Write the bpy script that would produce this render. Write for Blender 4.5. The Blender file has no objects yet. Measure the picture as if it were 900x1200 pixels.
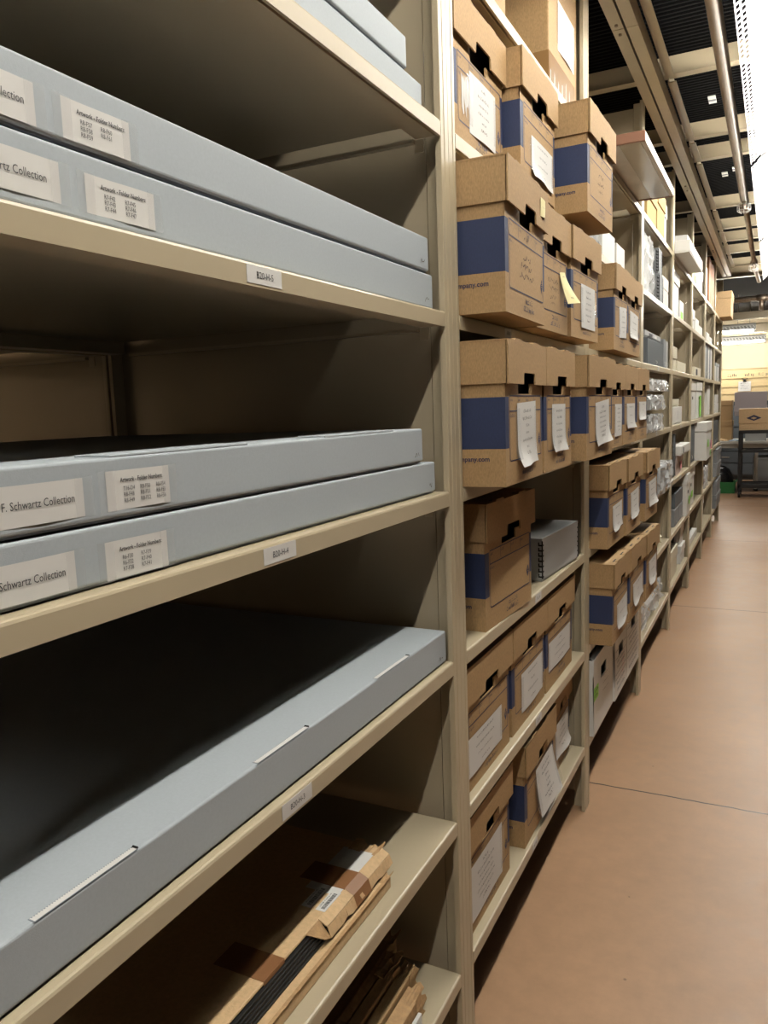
import bpy, bmesh, math, random
from mathutils import Vector, Matrix
random.seed(7)
S = bpy.context.scene
COL = S.collection
PI = math.pi
LEV = [.245 + .3475*k for k in range(8)]          # shelf top heights
PY = [.276, 1.496, 2.716, 3.936, 5.156, 6.376, 7.596, 8.816, 10.036]   # right edge of each double upright
DEP = .87

# ------------------------------------------------------------------ materials
def mat(name, col, rough=.5, metal=0, noise=None, bump=None, spec=.5, coat=0, trans=None):
    m = bpy.data.materials.new(name); m.use_nodes = True
    nt = m.node_tree; b = nt.nodes['Principled BSDF']
    b.inputs['Base Color'].default_value = (*col, 1)
    b.inputs['Roughness'].default_value = rough
    b.inputs['Metallic'].default_value = metal
    b.inputs['Specular IOR Level'].default_value = spec
    if coat: b.inputs['Coat Weight'].default_value = coat
    tc = None
    if noise or bump:
        tc = nt.nodes.new('ShaderNodeTexCoord')
    if noise:
        sc, amt, stretch = noise
        mp = nt.nodes.new('ShaderNodeMapping'); mp.inputs['Scale'].default_value = stretch
        nz = nt.nodes.new('ShaderNodeTexNoise'); nz.inputs['Scale'].default_value = sc
        nz.inputs['Detail'].default_value = 5
        nt.links.new(tc.outputs['Object'], mp.inputs[0]); nt.links.new(mp.outputs[0], nz.inputs['Vector'])
        mr = nt.nodes.new('ShaderNodeMapRange')
        mr.inputs[1].default_value = .3; mr.inputs[2].default_value = .7
        mr.inputs[3].default_value = 1-amt; mr.inputs[4].default_value = 1+amt
        nt.links.new(nz.outputs['Fac'], mr.inputs[0])
        hs = nt.nodes.new('ShaderNodeHueSaturation'); hs.inputs['Color'].default_value = (*col, 1)
        nt.links.new(mr.outputs[0], hs.inputs['Value']); nt.links.new(hs.outputs[0], b.inputs['Base Color'])
    if bump:
        sc, st = bump
        nz = nt.nodes.new('ShaderNodeTexNoise'); nz.inputs['Scale'].default_value = sc; nz.inputs['Detail'].default_value = 3
        nt.links.new(tc.outputs['Object'], nz.inputs['Vector'])
        bp = nt.nodes.new('ShaderNodeBump'); bp.inputs['Strength'].default_value = st; bp.inputs['Distance'].default_value = .004
        nt.links.new(nz.outputs['Fac'], bp.inputs['Height']); nt.links.new(bp.outputs[0], b.inputs['Normal'])
    return m
def emis(name, col, st):
    m = bpy.data.materials.new(name); m.use_nodes = True
    nt = m.node_tree; nt.nodes.remove(nt.nodes['Principled BSDF'])
    e = nt.nodes.new('ShaderNodeEmission'); e.inputs[0].default_value = (*col, 1); e.inputs[1].default_value = st
    nt.links.new(e.outputs[0], nt.nodes['Material Output'].inputs[0]); return m
def film(name, alpha, rough=.12):
    m = bpy.data.materials.new(name); m.use_nodes = True
    nt = m.node_tree; b = nt.nodes['Principled BSDF']
    b.inputs['Base Color'].default_value = (.85, .86, .86, 1); b.inputs['Roughness'].default_value = rough
    b.inputs['Alpha'].default_value = alpha; b.inputs['Specular IOR Level'].default_value = .9
    return m
M = {}
M['paint'] = mat('beige enamel', (.51, .43, .295), .32)
M['paint_in'] = mat('beige sheet steel', (.46, .385, .27), .26, noise=(2.5, .02, (1, 1, 1)), coat=.5)
M['paint_in'].node_tree.nodes['Principled BSDF'].inputs['Coat Roughness'].default_value = .16
M['black'] = mat('black', (.006, .006, .006), .6)
M['blue'] = mat('blue grey board', (.43, .475, .51), .62, noise=(260, .03, (1, 1, 1)), bump=(700, .08))
M['seam'] = mat('board seam', (.25, .29, .33), .7)
M['kraft'] = mat('corrugated kraft', (.415, .262, .122), .72, noise=(420, .17, (1, 1, .35)), bump=(500, .1))
M['kraft2'] = mat('pale kraft', (.66, .45, .245), .7, noise=(140, .08, (1, 1, .5)), bump=(300, .12))
M['kraft4'] = mat('yellow kraft', (.50, .33, .115), .7)
M['kraft3'] = mat('torn kraft', (.50, .31, .15), .75, noise=(90, .15, (1, 1, 1)), bump=(120, .5))
M['navy'] = mat('navy print', (.023, .036, .096), .6, noise=(420, .1, (1, 1, .35)))
M['ink'] = mat('navy ink', (.03, .034, .085), .6)
M['pencil'] = mat('pencil marks', (.09, .06, .045), .7)
M['type'] = mat('black type', (.035, .035, .04), .6)
M['paper'] = mat('white paper', (.72, .705, .68), .65)
M['note'] = mat('yellow note', (.85, .76, .42), .7)
M['tape'] = mat('brown tape', (.26, .12, .05), .45)
M['tan_tape'] = mat('tan packing tape', (.30, .17, .07), .22)
M['clear'] = film('clear tape', .13, .15)
M['plastic'] = film('plastic wrap', .42, .14)
M['greybox'] = mat('grey board', (.44, .45, .45), .6, noise=(200, .04, (1, 1, 1)))
M['mid'] = mat('mid grey board', (.235, .25, .265), .6)
M['darkgrey'] = mat('slate grey board', (.10, .115, .13), .55)
M['white'] = mat('white board', (.78, .77, .73), .55)
M['cream'] = mat('cream board', (.74, .69, .54), .6)
M['pink'] = mat('pale pink board', (.62, .50, .46), .6)
M['steel'] = mat('galvanised steel', (.36, .29, .22), .42, metal=.75, noise=(40, .25, (1, .15, 1)))
M['deck'] = mat('black decking', (.003, .003, .0034), .8, spec=.12)
M['cart'] = mat('black cart enamel', (.012, .012, .013), .4)
M['reflector'] = mat('darkened enamel', (.22, .22, .215), .5)  # enamel darkened so wings and channel spill less light and shadows stay sharp
M['lip'] = mat('white lip enamel', (.85, .85, .83), .45)
M['wood'] = mat('orange wood', (.42, .17, .05), .5, noise=(6, .15, (1, 8, .6)))
M['crate'] = mat('pale pine', (.76, .58, .31), .6, noise=(8, .08, (.4, 1, 6)))
M['lav'] = mat('mauve grey board', (.46, .405, .42), .6)
M['green'] = mat('green plastic', (.03, .27, .07), .4)
M['lime'] = mat('lime sticker', (.28, .72, .07), .5)
M['rose'] = mat('pink sticker', (.80, .28, .36), .5)
M['table'] = mat('white laminate', (.70, .68, .62), .4)
M['bag'] = mat('black plastic', (.012, .012, .014), .22, bump=(25, .8))
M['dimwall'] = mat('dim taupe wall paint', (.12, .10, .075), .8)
M['brownwall'] = mat('tan wall paint', (.62, .43, .25), .7)
M['wall'] = mat('cream wall paint', (.75, .64, .44), .7)
M['tray'] = mat('pale sheet', (.62, .56, .47), .35, noise=(9, .12, (1, 1, 1)))
M['red'] = mat('red brown edge', (.26, .12, .07), .55)
M['glow'] = emis('fluorescent tube', (1, .955, .86), 128)
M['bluecloth'] = mat('blue cloth', (.28, .36, .45), .8)

# floor: sealed clay-coloured concrete with slab joints
def floor_mat():
    m = mat('sealed concrete', (.43, .255, .145), .42, noise=(1.6, .09, (1, 1, 1)), bump=(7, .05), coat=.08)
    nt = m.node_tree; b = nt.nodes['Principled BSDF']
    b.inputs['Coat Roughness'].default_value = .25
    hs = [n for n in nt.nodes if n.type == 'HUE_SAT'][0]
    tc = [n for n in nt.nodes if n.type == 'TEX_COORD'][0]
    sp = nt.nodes.new('ShaderNodeSeparateXYZ'); nt.links.new(tc.outputs['Object'], sp.inputs[0])
    nz = nt.nodes.new('ShaderNodeTexNoise'); nz.inputs['Scale'].default_value = 9
    nt.links.new(tc.outputs['Object'], nz.inputs['Vector'])
    def mth(op, a, bb):
        n = nt.nodes.new('ShaderNodeMath'); n.operation = op
        for i, v in enumerate((a, bb)):
            if isinstance(v, (int, float)): n.inputs[i].default_value = v
            else: nt.links.new(v, n.inputs[i])
        return n.outputs[0]
    wob = mth('MULTIPLY', mth('SUBTRACT', nz.outputs['Fac'], .5), .018)
    y = mth('ADD', mth('ADD', sp.outputs[1], wob), -2.87)
    f = mth('ABSOLUTE', mth('SUBTRACT', mth('FRACT', mth('ADD', mth('DIVIDE', y, 2.86), .5), 0), .5), 0)
    line = mth('LESS_THAN', f, .0014)
    mix = nt.nodes.new('ShaderNodeMixRGB'); nt.links.new(line, mix.inputs[0]); nt.links.new(hs.outputs[0], mix.inputs[1])
    mix.inputs[2].default_value = (.05, .026, .018, 1)
    # scattered dark specks
    vz = nt.nodes.new('ShaderNodeTexVoronoi'); vz.inputs['Scale'].default_value = 5.0
    nt.links.new(tc.outputs['Object'], vz.inputs['Vector'])
    speck = mth('LESS_THAN', vz.outputs['Distance'], .022)
    mix2 = nt.nodes.new('ShaderNodeMixRGB'); nt.links.new(mth('MULTIPLY', speck, .5), mix2.inputs[0])
    nt.links.new(mix.outputs[0], mix2.inputs[1]); mix2.inputs[2].default_value = (.08, .045, .03, 1)
    nt.links.new(mix2.outputs[0], b.inputs['Base Color'])
    return m
M['floor'] = floor_mat()
def mottle(m, scale, amt):
    nt = m.node_tree; b = nt.nodes['Principled BSDF']; src = b.inputs['Base Color'].links[0].from_socket
    tc = [n for n in nt.nodes if n.type == 'TEX_COORD'][0]
    nz = nt.nodes.new('ShaderNodeTexNoise'); nz.inputs['Scale'].default_value = scale; nz.inputs['Detail'].default_value = 8; nz.inputs['Roughness'].default_value = .7
    nt.links.new(tc.outputs['Object'], nz.inputs['Vector'])
    mr = nt.nodes.new('ShaderNodeMapRange'); mr.inputs[1].default_value = .3; mr.inputs[2].default_value = .7; mr.inputs[3].default_value = 1-amt; mr.inputs[4].default_value = 1+amt
    nt.links.new(nz.outputs['Fac'], mr.inputs[0])
    hs = nt.nodes.new('ShaderNodeHueSaturation'); nt.links.new(mr.outputs[0], hs.inputs['Value']); nt.links.new(src, hs.inputs['Color']); nt.links.new(hs.outputs[0], b.inputs['Base Color'])
    r2 = nt.nodes.new('ShaderNodeMapRange'); r2.inputs[1].default_value = .3; r2.inputs[2].default_value = .7; r2.inputs[3].default_value = .34; r2.inputs[4].default_value = .5
    nt.links.new(nz.outputs['Fac'], r2.inputs[0]); nt.links.new(r2.outputs[0], b.inputs['Roughness'])
mottle(M['floor'], 14, .09)

# ------------------------------------------------------------------ mesh builder
class MB:
    def __init__(s): s.v = []; s.f = []; s.m = []; s.mats = []
    def mi(s, m):
        if m not in s.mats: s.mats.append(m)
        return s.mats.index(m)
    def face(s, pts, m):
        i = len(s.v); s.v += [tuple(p) for p in pts]; s.f.append(tuple(range(i, i+len(pts)))); s.m.append(s.mi(m))
    def box(s, a, b, m, T=None):
        x0, y0, z0 = a; x1, y1, z1 = b
        c = [(x0,y0,z0),(x1,y0,z0),(x1,y1,z0),(x0,y1,z0),(x0,y0,z1),(x1,y0,z1),(x1,y1,z1),(x0,y1,z1)]
        if T: c = [tuple(T @ Vector(p)) for p in c]
        i = len(s.v); s.v += c; k = s.mi(m)
        for q in ((0,3,2,1),(4,5,6,7),(0,1,5,4),(1,2,6,5),(2,3,7,6),(3,0,4,7)):
            s.f.append(tuple(i+j for j in q)); s.m.append(k)
    def prism(s, poly, axis, a, b, m):
        """extrude a 2D polygon along an axis; the other two axes in x,y,z order"""
        n = len(poly); i = len(s.v); k = s.mi(m)
        for t in (a, b):
            for p in poly:
                q = list(p); q.insert(axis, t); s.v.append(tuple(q))
        for j in range(n):
            s.f.append((i+j, i+(j+1) % n, i+n+(j+1) % n, i+n+j)); s.m.append(k)
        s.f.append(tuple(i+j for j in range(n))[::-1]); s.m.append(k)
        s.f.append(tuple(i+n+j for j in range(n))); s.m.append(k)
    def tube(s, pts, r, m, n=16, caps=True):
        pts = [Vector(p) for p in pts]; i0 = len(s.v); k = s.mi(m)
        for j, p in enumerate(pts):
            d = (pts[min(j+1, len(pts)-1)] - pts[max(j-1, 0)]).normalized()
            u = d.cross(Vector((0, 0, 1)) if abs(d.z) < .9 else Vector((1, 0, 0))).normalized(); w = d.cross(u)
            rr = r[j] if isinstance(r, (list, tuple)) else r
            for a in range(n):
                t = 2*PI*a/n; s.v.append(tuple(p + u*rr*math.cos(t) + w*rr*math.sin(t)))
        for j in range(len(pts)-1):
            for a in range(n):
                b = (a+1) % n
                s.f.append((i0+j*n+a, i0+j*n+b, i0+(j+1)*n+b, i0+(j+1)*n+a)); s.m.append(k)
        if caps:
            s.f.append(tuple(i0+a for a in range(n))[::-1]); s.m.append(k)
            e = i0+(len(pts)-1)*n
            s.f.append(tuple(e+a for a in range(n))); s.m.append(k)
    def grid(s, fn, nu, nv, m):
        i = len(s.v); k = s.mi(m)
        for a in range(nu+1):
            for b in range(nv+1): s.v.append(tuple(fn(a/nu, b/nv)))
        for a in range(nu):
            for b in range(nv):
                s.f.append((i+a*(nv+1)+b, i+(a+1)*(nv+1)+b, i+(a+1)*(nv+1)+b+1, i+a*(nv+1)+b+1)); s.m.append(k)
    def build(s, name, parent=None, bevel=0, solid=0, smooth=False, weld=False, segs=2):
        me = bpy.data.meshes.new(name); me.from_pydata(s.v, [], s.f)
        for m in s.mats: me.materials.append(M[m])
        me.polygons.foreach_set('material_index', s.m)
        if weld or smooth:
            bm = bmesh.new(); bm.from_mesh(me); bmesh.ops.remove_doubles(bm, verts=bm.verts, dist=1e-5)
            bmesh.ops.recalc_face_normals(bm, faces=bm.faces); bm.to_mesh(me); bm.free()
        if smooth: me.polygons.foreach_set('use_smooth', [True]*len(me.polygons))
        me.update()
        o = bpy.data.objects.new(name, me); COL.objects.link(o)
        if parent: o.parent = parent
        if solid:
            md = o.modifiers.new('thickness', 'SOLIDIFY'); md.thickness = solid; md.offset = -1
        if bevel:
            md = o.modifiers.new('soft edges', 'BEVEL'); md.width = bevel; md.segments = segs; md.limit_method = 'ANGLE'
        return o

def tag(o, label, cat=None, group=None, kind=None):
    if label: o['label'] = label
    if cat: o['category'] = cat
    if group: o['group'] = group
    if kind: o['kind'] = kind
    return o
def thing(name, label, cat, loc=(0, 0, 0), rz=0, group=None):
    o = bpy.data.objects.new(name, None); COL.objects.link(o); o.empty_display_size = .05
    o.location = loc; o.rotation_euler = (0, 0, rz)
    return tag(o, label, cat, group)

# ------------------------------------------------------------------ lettering
_tc = {}
def text_geo(t, bold=0):
    key = (t, bold)
    if key not in _tc:
        cu = bpy.data.curves.new('lettering', 'FONT'); cu.body = t; cu.size = 1; cu.resolution_u = 2; cu.offset = bold
        o = bpy.data.objects.new('lettering', cu); COL.objects.link(o)
        dg = bpy.context.evaluated_depsgraph_get(); me = bpy.data.meshes.new_from_object(o.evaluated_get(dg))
        vs = [v.co.copy() for v in me.vertices]; fs = [tuple(p.vertices) for p in me.polygons]
        w = max((v.x for v in vs), default=0)
        bpy.data.objects.remove(o); bpy.data.curves.remove(cu); bpy.data.meshes.remove(me)
        _tc[key] = (vs, fs, w)
    return _tc[key]
def put_text(mb, t, place, h, m, align='c', squeeze=1, bold=0):
    """place(u, v) -> 3D point; h is the letter em height"""
    vs, fs, w = text_geo(t, bold); k = h*squeeze
    off = {'c': -w/2, 'l': 0, 'r': -w}[align]
    i = len(mb.v); mk = mb.mi(m)
    mb.v += [tuple(place((v.x+off)*k, v.y*h)) for v in vs]
    for f in fs: mb.f.append(tuple(i+j for j in f)); mb.m.append(mk)
def marks(mb, place, width, h, m, rnd, align='c'):
    """a row of type too small to read: letter-sized strokes in words"""
    x = -width/2 if align == 'c' else 0
    end = x+width
    while x < end - h*.3:
        n = rnd.randint(2, 7)
        for _ in range(n):
            if x > end: break
            a = h*rnd.choice((.62, .62, .66, 1.0, .9)); b = -h*.25 if rnd.random() < .12 else 0
            wl = h*rnd.uniform(.16, .3)
            if rnd.random() < .6:
                mb.face([place(x, b), place(x+wl, b), place(x+wl, a), place(x, a)], m)
            else:
                mb.face([place(x, 0), place(x+wl*1.5, 0), place(x+wl*1.5, h*.18), place(x, h*.18)], m)
                mb.face([place(x, a*.8), place(x+wl*1.5, a*.8), place(x+wl*1.5, a), place(x, a)], m)
            x += h*rnd.uniform(.42, .6)
        x += h*.4
def scribble(mb, place, width, h, m, rnd):
    """pencilled handwriting as thin broken strokes"""
    x = -width/2; px, pz = x, 0
    while x < width/2:
        x += h*rnd.uniform(.15, .45); z = rnd.uniform(0, h)
        if rnd.random() < .78:
            d = Vector((x-px, z-pz)); L = d.length or 1; n = Vector((-d.y, d.x))/L*h*.075
            mb.face([place(px-n.x, pz-n.y), place(x-n.x, z-n.y), place(x+n.x, z+n.y), place(px+n.x, pz+n.y)], m)
        px, pz = x, z
def line(mb, place, a, b, w, m):
    a = Vector(a); b = Vector(b); d = (b-a); n = Vector((-d.y, d.x)).normalized()*w/2
    mb.face([place(*(a-n)), place(*(b-n)), place(*(b+n)), place(*(a+n))], m)
def disc(mb, place, cu, cv, r, m, n=14):
    mb.face([place(cu+r*math.cos(2*PI*i/n), cv+r*math.sin(2*PI*i/n)) for i in range(n)], m)

# ------------------------------------------------------------------ setting
def struct(mb, name, **k):
    o = mb.build(name, **k); o['kind'] = 'structure'; return o
b = MB(); b.box((-3.2, -2.2, -.1), (3.2, 17, 0), 'floor'); struct(b, 'floor')
b = MB(); b.box((-3.2, 17, 0), (3.2, 17.12, 4.0), 'wall'); struct(b, 'wall_back')
b = MB(); b.box((-3.32, -2.2, 0), (-3.2, 17, 4.0), 'brownwall'); struct(b, 'wall_left')
b = MB(); b.box((3.2, -2.2, 0), (3.32, 17, 4.0), 'dimwall'); struct(b, 'wall_right')
b = MB(); b.box((-3.2, -2.32, 0), (3.2, -2.2, 4.0), 'dimwall'); struct(b, 'wall_front')
# black corrugated catwalk decking overhead
b = MB(); n = int((10.0+2.2)/.034)
prof = []
for i in range(n):
    y = -2.2 + i*.034
    prof += [(y, 2.985), (y+.012, 2.985), (y+.017, 2.97), (y+.029, 2.97)]
prof += [(10.0, 2.985), (10.0, 3.02), (-2.2, 3.02)]
b.prism(prof, 0, -3.2, 3.2, 'deck'); struct(b, 'ceiling')
b = MB(); b.box((-3.2, 10.0, 3.0), (3.2, 17, 3.1), 'deck'); struct(b, 'trim_1')

# ------------------------------------------------------------------ overhead steel
ords = ['first', 'second', 'third', 'fourth', 'fifth', 'sixth', 'seventh', 'eighth', 'ninth', 'tenth']
def joist(y, label):
    b = MB()
    b.prism([(y-.014, 2.885), (y+.04, 2.885), (y+.04, 2.889), (y+.004, 2.889), (y+.004, 2.968), (y, 2.968), (y, 2.889), (y-.014, 2.889)], 0, -1.9, 1.6, 'paint')
    o = b.build('ceiling_joist'); tag(o, label, 'beam', 'cream joists under the decking')
for i, y in enumerate((3.9, 4.857, 5.305, 6.659, 7.497, 8.087, 8.776, 9.641)):
    joist(y, '%s cream steel joist crossing under the black decking, counted from the camera' % ords[i])
b = MB(); b.box((-1.9, 9.93, 2.80), (1.6, 9.99, 2.968), 'paint'); b.box((-1.9, 9.90, 2.80), (1.6, 9.93, 2.81), 'paint')
tag(b.build('fascia_beam'), 'deep cream beam closing the far end of the black decking', 'beam')
r = thing('overhead_rail', 'long cream double rail running along the tops of the shelf uprights', 'rail', (0, 0, 0))
for x0, x1, nm in ((0.0, .042, 'inner_channel'), (.05, .092, 'outer_channel')):
    b = MB()
    for y0, y1 in ((-2, .7), (.704, 3.12), (3.124, 5.56), (5.564, 8.0), (8.004, 9.75)):
        b.prism([(x0, 2.795), (x1, 2.795), (x1, 2.86), (x1-.004, 2.86), (x1-.004, 2.80), (x0+.004, 2.80), (x0+.004, 2.86), (x0, 2.86)], 1, y0, y1, 'paint')
    b.build(nm, r)
b = MB()
ys = [-2, 3.86, 3.9, 4.81, 4.857, 5.26, 5.305, 6.61, 6.659, 7.45, 7.497, 8.04, 8.087, 8.73, 8.776, 9.6]
for a, c in zip(ys[0::2], ys[1::2]):
    b.prism([(.10, 2.862), (.135, 2.862), (.135, 2.868), (.106, 2.868), (.106, 2.94), (.10, 2.94)], 1, a+.02, c-.01, 'paint')
b.box((.02, -2, 2.86), (.075, 9.75, 2.885), 'paint_in')
b.build('edge_angle', r)
for y in (3.08, 3.16, 5.5, 5.62, 7.96, 8.05):
    b = MB(); b.tube([(.022, y, 2.788), (.022, y, 2.797)], .006, 'steel', 8); b.build('bolt', r)

# sprinkler pipe
p = thing('sprinkler_pipe', 'long bare steel sprinkler pipe hung beside the fluorescent lights', 'pipe', (.34, 0, 2.82))
b = MB(); b.tube([(0, -2, 0), (0, 6.45, 0)], .027, 'steel', 20); b.build('pipe', p, smooth=True)
b = MB(); b.tube([(0, 6.5, -.0), (.0, 9.3, -.02), (.03, 9.9, -.09)], .021, 'steel', 16); b.build('branch_pipe', p, smooth=True)
for y, z in ((6.47, 0), (9.0, -.02)):
    b = MB(); b.tube([(0, y-.05, z), (0, y-.045, z), (0, y+.045, z), (0, y+.05, z)], [.03, .036, .036, .03], 'steel', 18); b.build('coupling', p)
def head(y, z):
    h = MB(); h.tube([(0, y, z-.02), (0, y, z-.075)], .011, 'steel', 10); h.tube([(0, y, z-.075), (0, y, z-.08)], .024, 'steel', 14); hh = h.build('sprinkler_head', p)
    g = MB()
    for k in range(8):
        t = k*PI/4; c, s_ = math.cos(t), math.sin(t)
        g.tube([(.02*c, y+.02*s_, z-.03), (.042*c, y+.042*s_, z-.045), (.042*c, y+.042*s_, z-.09), (.02*c, y+.02*s_, z-.105)], .0022, 'white', 6)
    for zz in (-.05, -.088): g.tube([(.042*math.cos(t*PI/8), y+.042*math.sin(t*PI/8), z+zz) for t in range(17)], .0022, 'white', 6)
    g.build('head_guard', hh)
head(6.15, 0); head(8.85, -.02)
# cross pipes beyond the decking
for i, (y, z, x0, x1, rr, lab) in enumerate(((12.2, 2.80, -.9, 2.5, .035, 'higher steel cross pipe in the dark beyond the decking'), (12.9, 2.86, -.9, 2.5, .028, 'thin steel cross pipe behind the thicker one beyond the decking'))):
    q = MB(); q.tube([(x0, y, z), (.3, y, z), (x1, y, z)], rr, 'steel', 14); q.tube([(.36, y, z+.0), (.36, y, z-.16)], rr*.8, 'steel', 10)
    q.tube([(.30, y, z), (.42, y, z)], rr*1.35, 'steel', 14)
    tag(q.build('cross_pipe', smooth=True), lab, 'pipe')
for k, (x, y) in enumerate(((.24, 4.55), (.29, 5.95), (.22, 6.05), (.2, 6.95), (.17, 8.4))):
    q = MB(); q.box((-.018, -.05, -.006), (.018, .05, 0), 'white'); q.box((-.018, -.008, -.009), (.018, .008, -.006), 'mid')
    o = q.build('deck_clip'); o.location = (x, y, 2.97)
    tag(o, 'small white clip under the black decking, %s from the camera' % ords[k], 'clip', 'white clips on the decking')

# ------------------------------------------------------------------ fluorescent fixtures
def fixture(loc, rz, length, label, group='fluorescent strip fixtures', wings=True):
    t = thing('fluorescent_fixture', label, 'light', loc, rz, group)
    L = length/2
    zt = .036 if wings else -.046
    for sg in (-1, 1):                      # two sloped wings hung either side of a channel, a gap between for uplight
        b = MB()
        if wings: b.prism([(sg*.140, .022), (sg*.092, .052), (sg*.092, .055), (sg*.140, .026)], 1, -L, L, 'reflector')
        else: b.prism([(sg*.140, .03), (sg*.032, .055), (sg*.032, .058), (sg*.140, .034)], 1, -L, L, 'lip')
        b.build('reflector_wing', t)
    b = MB(); b.prism([(-.032, zt+.018), (.032, zt+.018), (.032, zt+.075), (-.032, zt+.075)], 1, -L, L, 'reflector'); b.build('channel', t)
    for sg in (-1, 1):
        w = MB(); st = .048; n = int(length/st)       # perforated lip: two rows of slots, its inner face turned to the tube
        xx = [.188, .184, .173, .167, .156, .140]; zz = [-.030, -.026, -.014, -.008, .004, .022]
        if not wings: xx = [.150, .149, .147, .146, .144, .140]; zz = [-.022, -.018, -.004, .000, .014, .03]
        for i in range(n):
            y0 = -L+i*st
            def P(j, y): return (sg*xx[j], y+(.012 if j in (3, 4) else 0), zz[j])
            for k in range(5):
                if k in (1, 3): w.face([P(k, y0), P(k, y0+st*.40), P(k+1, y0+st*.40+.008), P(k+1, y0+.008)], 'lip')
                else: w.face([(sg*xx[k], y0, zz[k]), (sg*xx[k], y0+st, zz[k]), (sg*xx[k+1], y0+st, zz[k+1]), (sg*xx[k+1], y0, zz[k+1])], 'lip')
        w.build('perforated_lip', t)
    b = MB(); b.tube([(0, -L+.03, zt), (0, L-.03, zt)], .015, 'glow', 14); tb = b.build('lamp_tube', t, smooth=True)
    for y in (-L+.018, L-.018):
        b = MB(); b.box((-.018, y-.012, zt-.018), (.018, y+.012, zt+.02), 'white'); b.build('lamp_holder', tb)
    for y in (-L*.6, L*.6):
        b = MB(); b.tube([(0, y, zt+.075), (0, y, (2.985 if wings else 3.0)-loc[2])], .004, 'steel', 8); b.build('hanger_rod', t)
    return t
for k in range(5):
    fixture((.60, -1.05+2.46*k, 2.775), 0, 2.44, ['white fluorescent strip over the aisle behind the camera', 'white fluorescent strip over the aisle beside the camera', 'bright perforated white fluorescent strip at the top right corner of the view', 'bright white fluorescent strip over the aisle, next beyond the corner one', 'farthest white fluorescent strip running along the aisle'][k])
fixture((-.35, 13.3, 2.50), PI/2, 1.25, 'upper short glowing light fixture in front of the far cream wall', wings=False)
fixture((-.22, 14.6, 2.415), PI/2, 1.25, 'lower wider glowing light fixture in front of the far cream wall', wings=False)
fixture((.1, 16.05, 2.69), PI/2, 2.44, 'added fluorescent fixture brightening the far wall, hidden behind the beams', wings=False)  # extra fixture out of sight, added to light the far wall
fixture((1.20, 11.5, 2.80), PI/2, 1.25, 'added unseen fluorescent fixture brightening the far cart and work table', wings=False)  # added outside the view to lift the cart and boxes
fixture((-2.55, .1, 2.775), 0, 2.44, 'white fluorescent strip over the next aisle behind the shelving')

# ------------------------------------------------------------------ shelving
SHELF_PROF = [(0, -.029), (0, -.004), (-.0012, -.0012), (-.004, 0), (-DEP, 0), (-DEP, -.029), (-DEP+.045, -.029), (-DEP+.045, -.0015),
              (-.05, -.0015), (-.05, -.027), (-.012, -.027), (-.011, -.021), (-.006, -.021), (-.005, -.029)]
def post_mesh(side, top=2.795):
    """one steel upright, front face at x=0; side=-1 right-hand post, +1 left-hand post of a bay (y from 0 to .0375)"""
    b = MB(); w = .0372
    # folded front flange with a shallow central rib, and the web carrying keyholes
    f = [(-.012, 0), (-.001, 0), (0, .001), (0, .012), (-.0011, .0135), (-.0011, .0175), (0, .019), (0, w-.001), (-.001, w), (-.045, w), (-.045, w-.002), (-.012, w-.002)]
    if side > 0: f = [(x, w-y) for x, y in f][::-1]
    b.prism(f, 2, 0, top, 'paint')
    return b
def rear_post(side, top=2.795):
    b = MB(); w = .0372
    b.box((-DEP-.012, 0, 0), (-DEP-.002, w, top), 'paint')
    y = w-.002 if side < 0 else 0
    b.box((-DEP-.002, y, 0), (-DEP+.07, y+.002, top), 'paint')
    yk = y-.0006 if side < 0 else y+.0026
    z = .2
    while z < top-.1:          # keyhole slots punched in the web
        pl = lambda u, v: (-DEP+.034+u, yk, z+v)
        disc(b, pl, 0, .008, .0065, 'black', 10); b.face([pl(-.003, -.014), pl(.003, -.014), pl(.003, .006), pl(-.003, .006)], 'black')
        z += .0434
    return b
def shelf_tag_part(par, y, txt=None, seed=0, w=.074):
    b = MB(); x = .0008
    def pl(u, v): return (x, y+u, -.0145+v)
    b.box((.0002, y-w/2, -.0255), (x-.0001, y+w/2, -.004), 'paper')
    pl2 = lambda u, v: (x+.0003, y+u, -.0145+v)
    if txt: put_text(b, txt, lambda u, v: pl2(u, v-.004), .0115, 'type', squeeze=.92)
    else: marks(b, lambda u, v: pl2(u, v-.004), w*.5, .009, 'type', random.Random(seed))
    b.build('shelf_tag', par)
def bay(i, levels, label, tags={}, front=True, x0=0, name='shelving_bay', top=2.795):
    L = PY[i+1]-.075-PY[i]
    t = thing(name, label, 'shelving', (x0, PY[i], 0))
    def sub(mb, nm, y, **k):
        o = mb.build(nm, t, **k); o.location.y = y; return o
    sub(post_mesh(1, top), 'upright', -.0375); sub(post_mesh(-1, top), 'upright', L+.0003)
    sub(rear_post(1, top), 'rear_upright', -.0375); sub(rear_post(-1, top), 'rear_upright', L+.0003)
    b = MB(); b.box((-DEP, L+.0345, .06), (-.046, L+.0372, top-.02), 'paint_in'); b.build('side_panel', t)
    for k in levels:
        z = LEV[k]
        m = MB(); m.prism(SHELF_PROF, 1, .0015, L-.0015, 'paint')
        s = m.build('shelf', t); s.location.z = z
        for ye, sg in ((.001, 1), (L-.001, -1)):      # the angle and clip under each end
            c = MB()
            c.box((-.80, min(ye, ye+sg*.014), -.036), (-.052, max(ye, ye+sg*.014), -.0295), 'paint')
            c.box((-.053, min(ye, ye+sg*.0025), -.052), (-.034, max(ye, ye+sg*.0025), -.0295), 'paint')
            c.build('shelf_support', s)
        if k in tags: shelf_tag_part(s, *tags[k])
    return t
ALL = [0, 1, 2, 3, 4, 5, 6]
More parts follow.
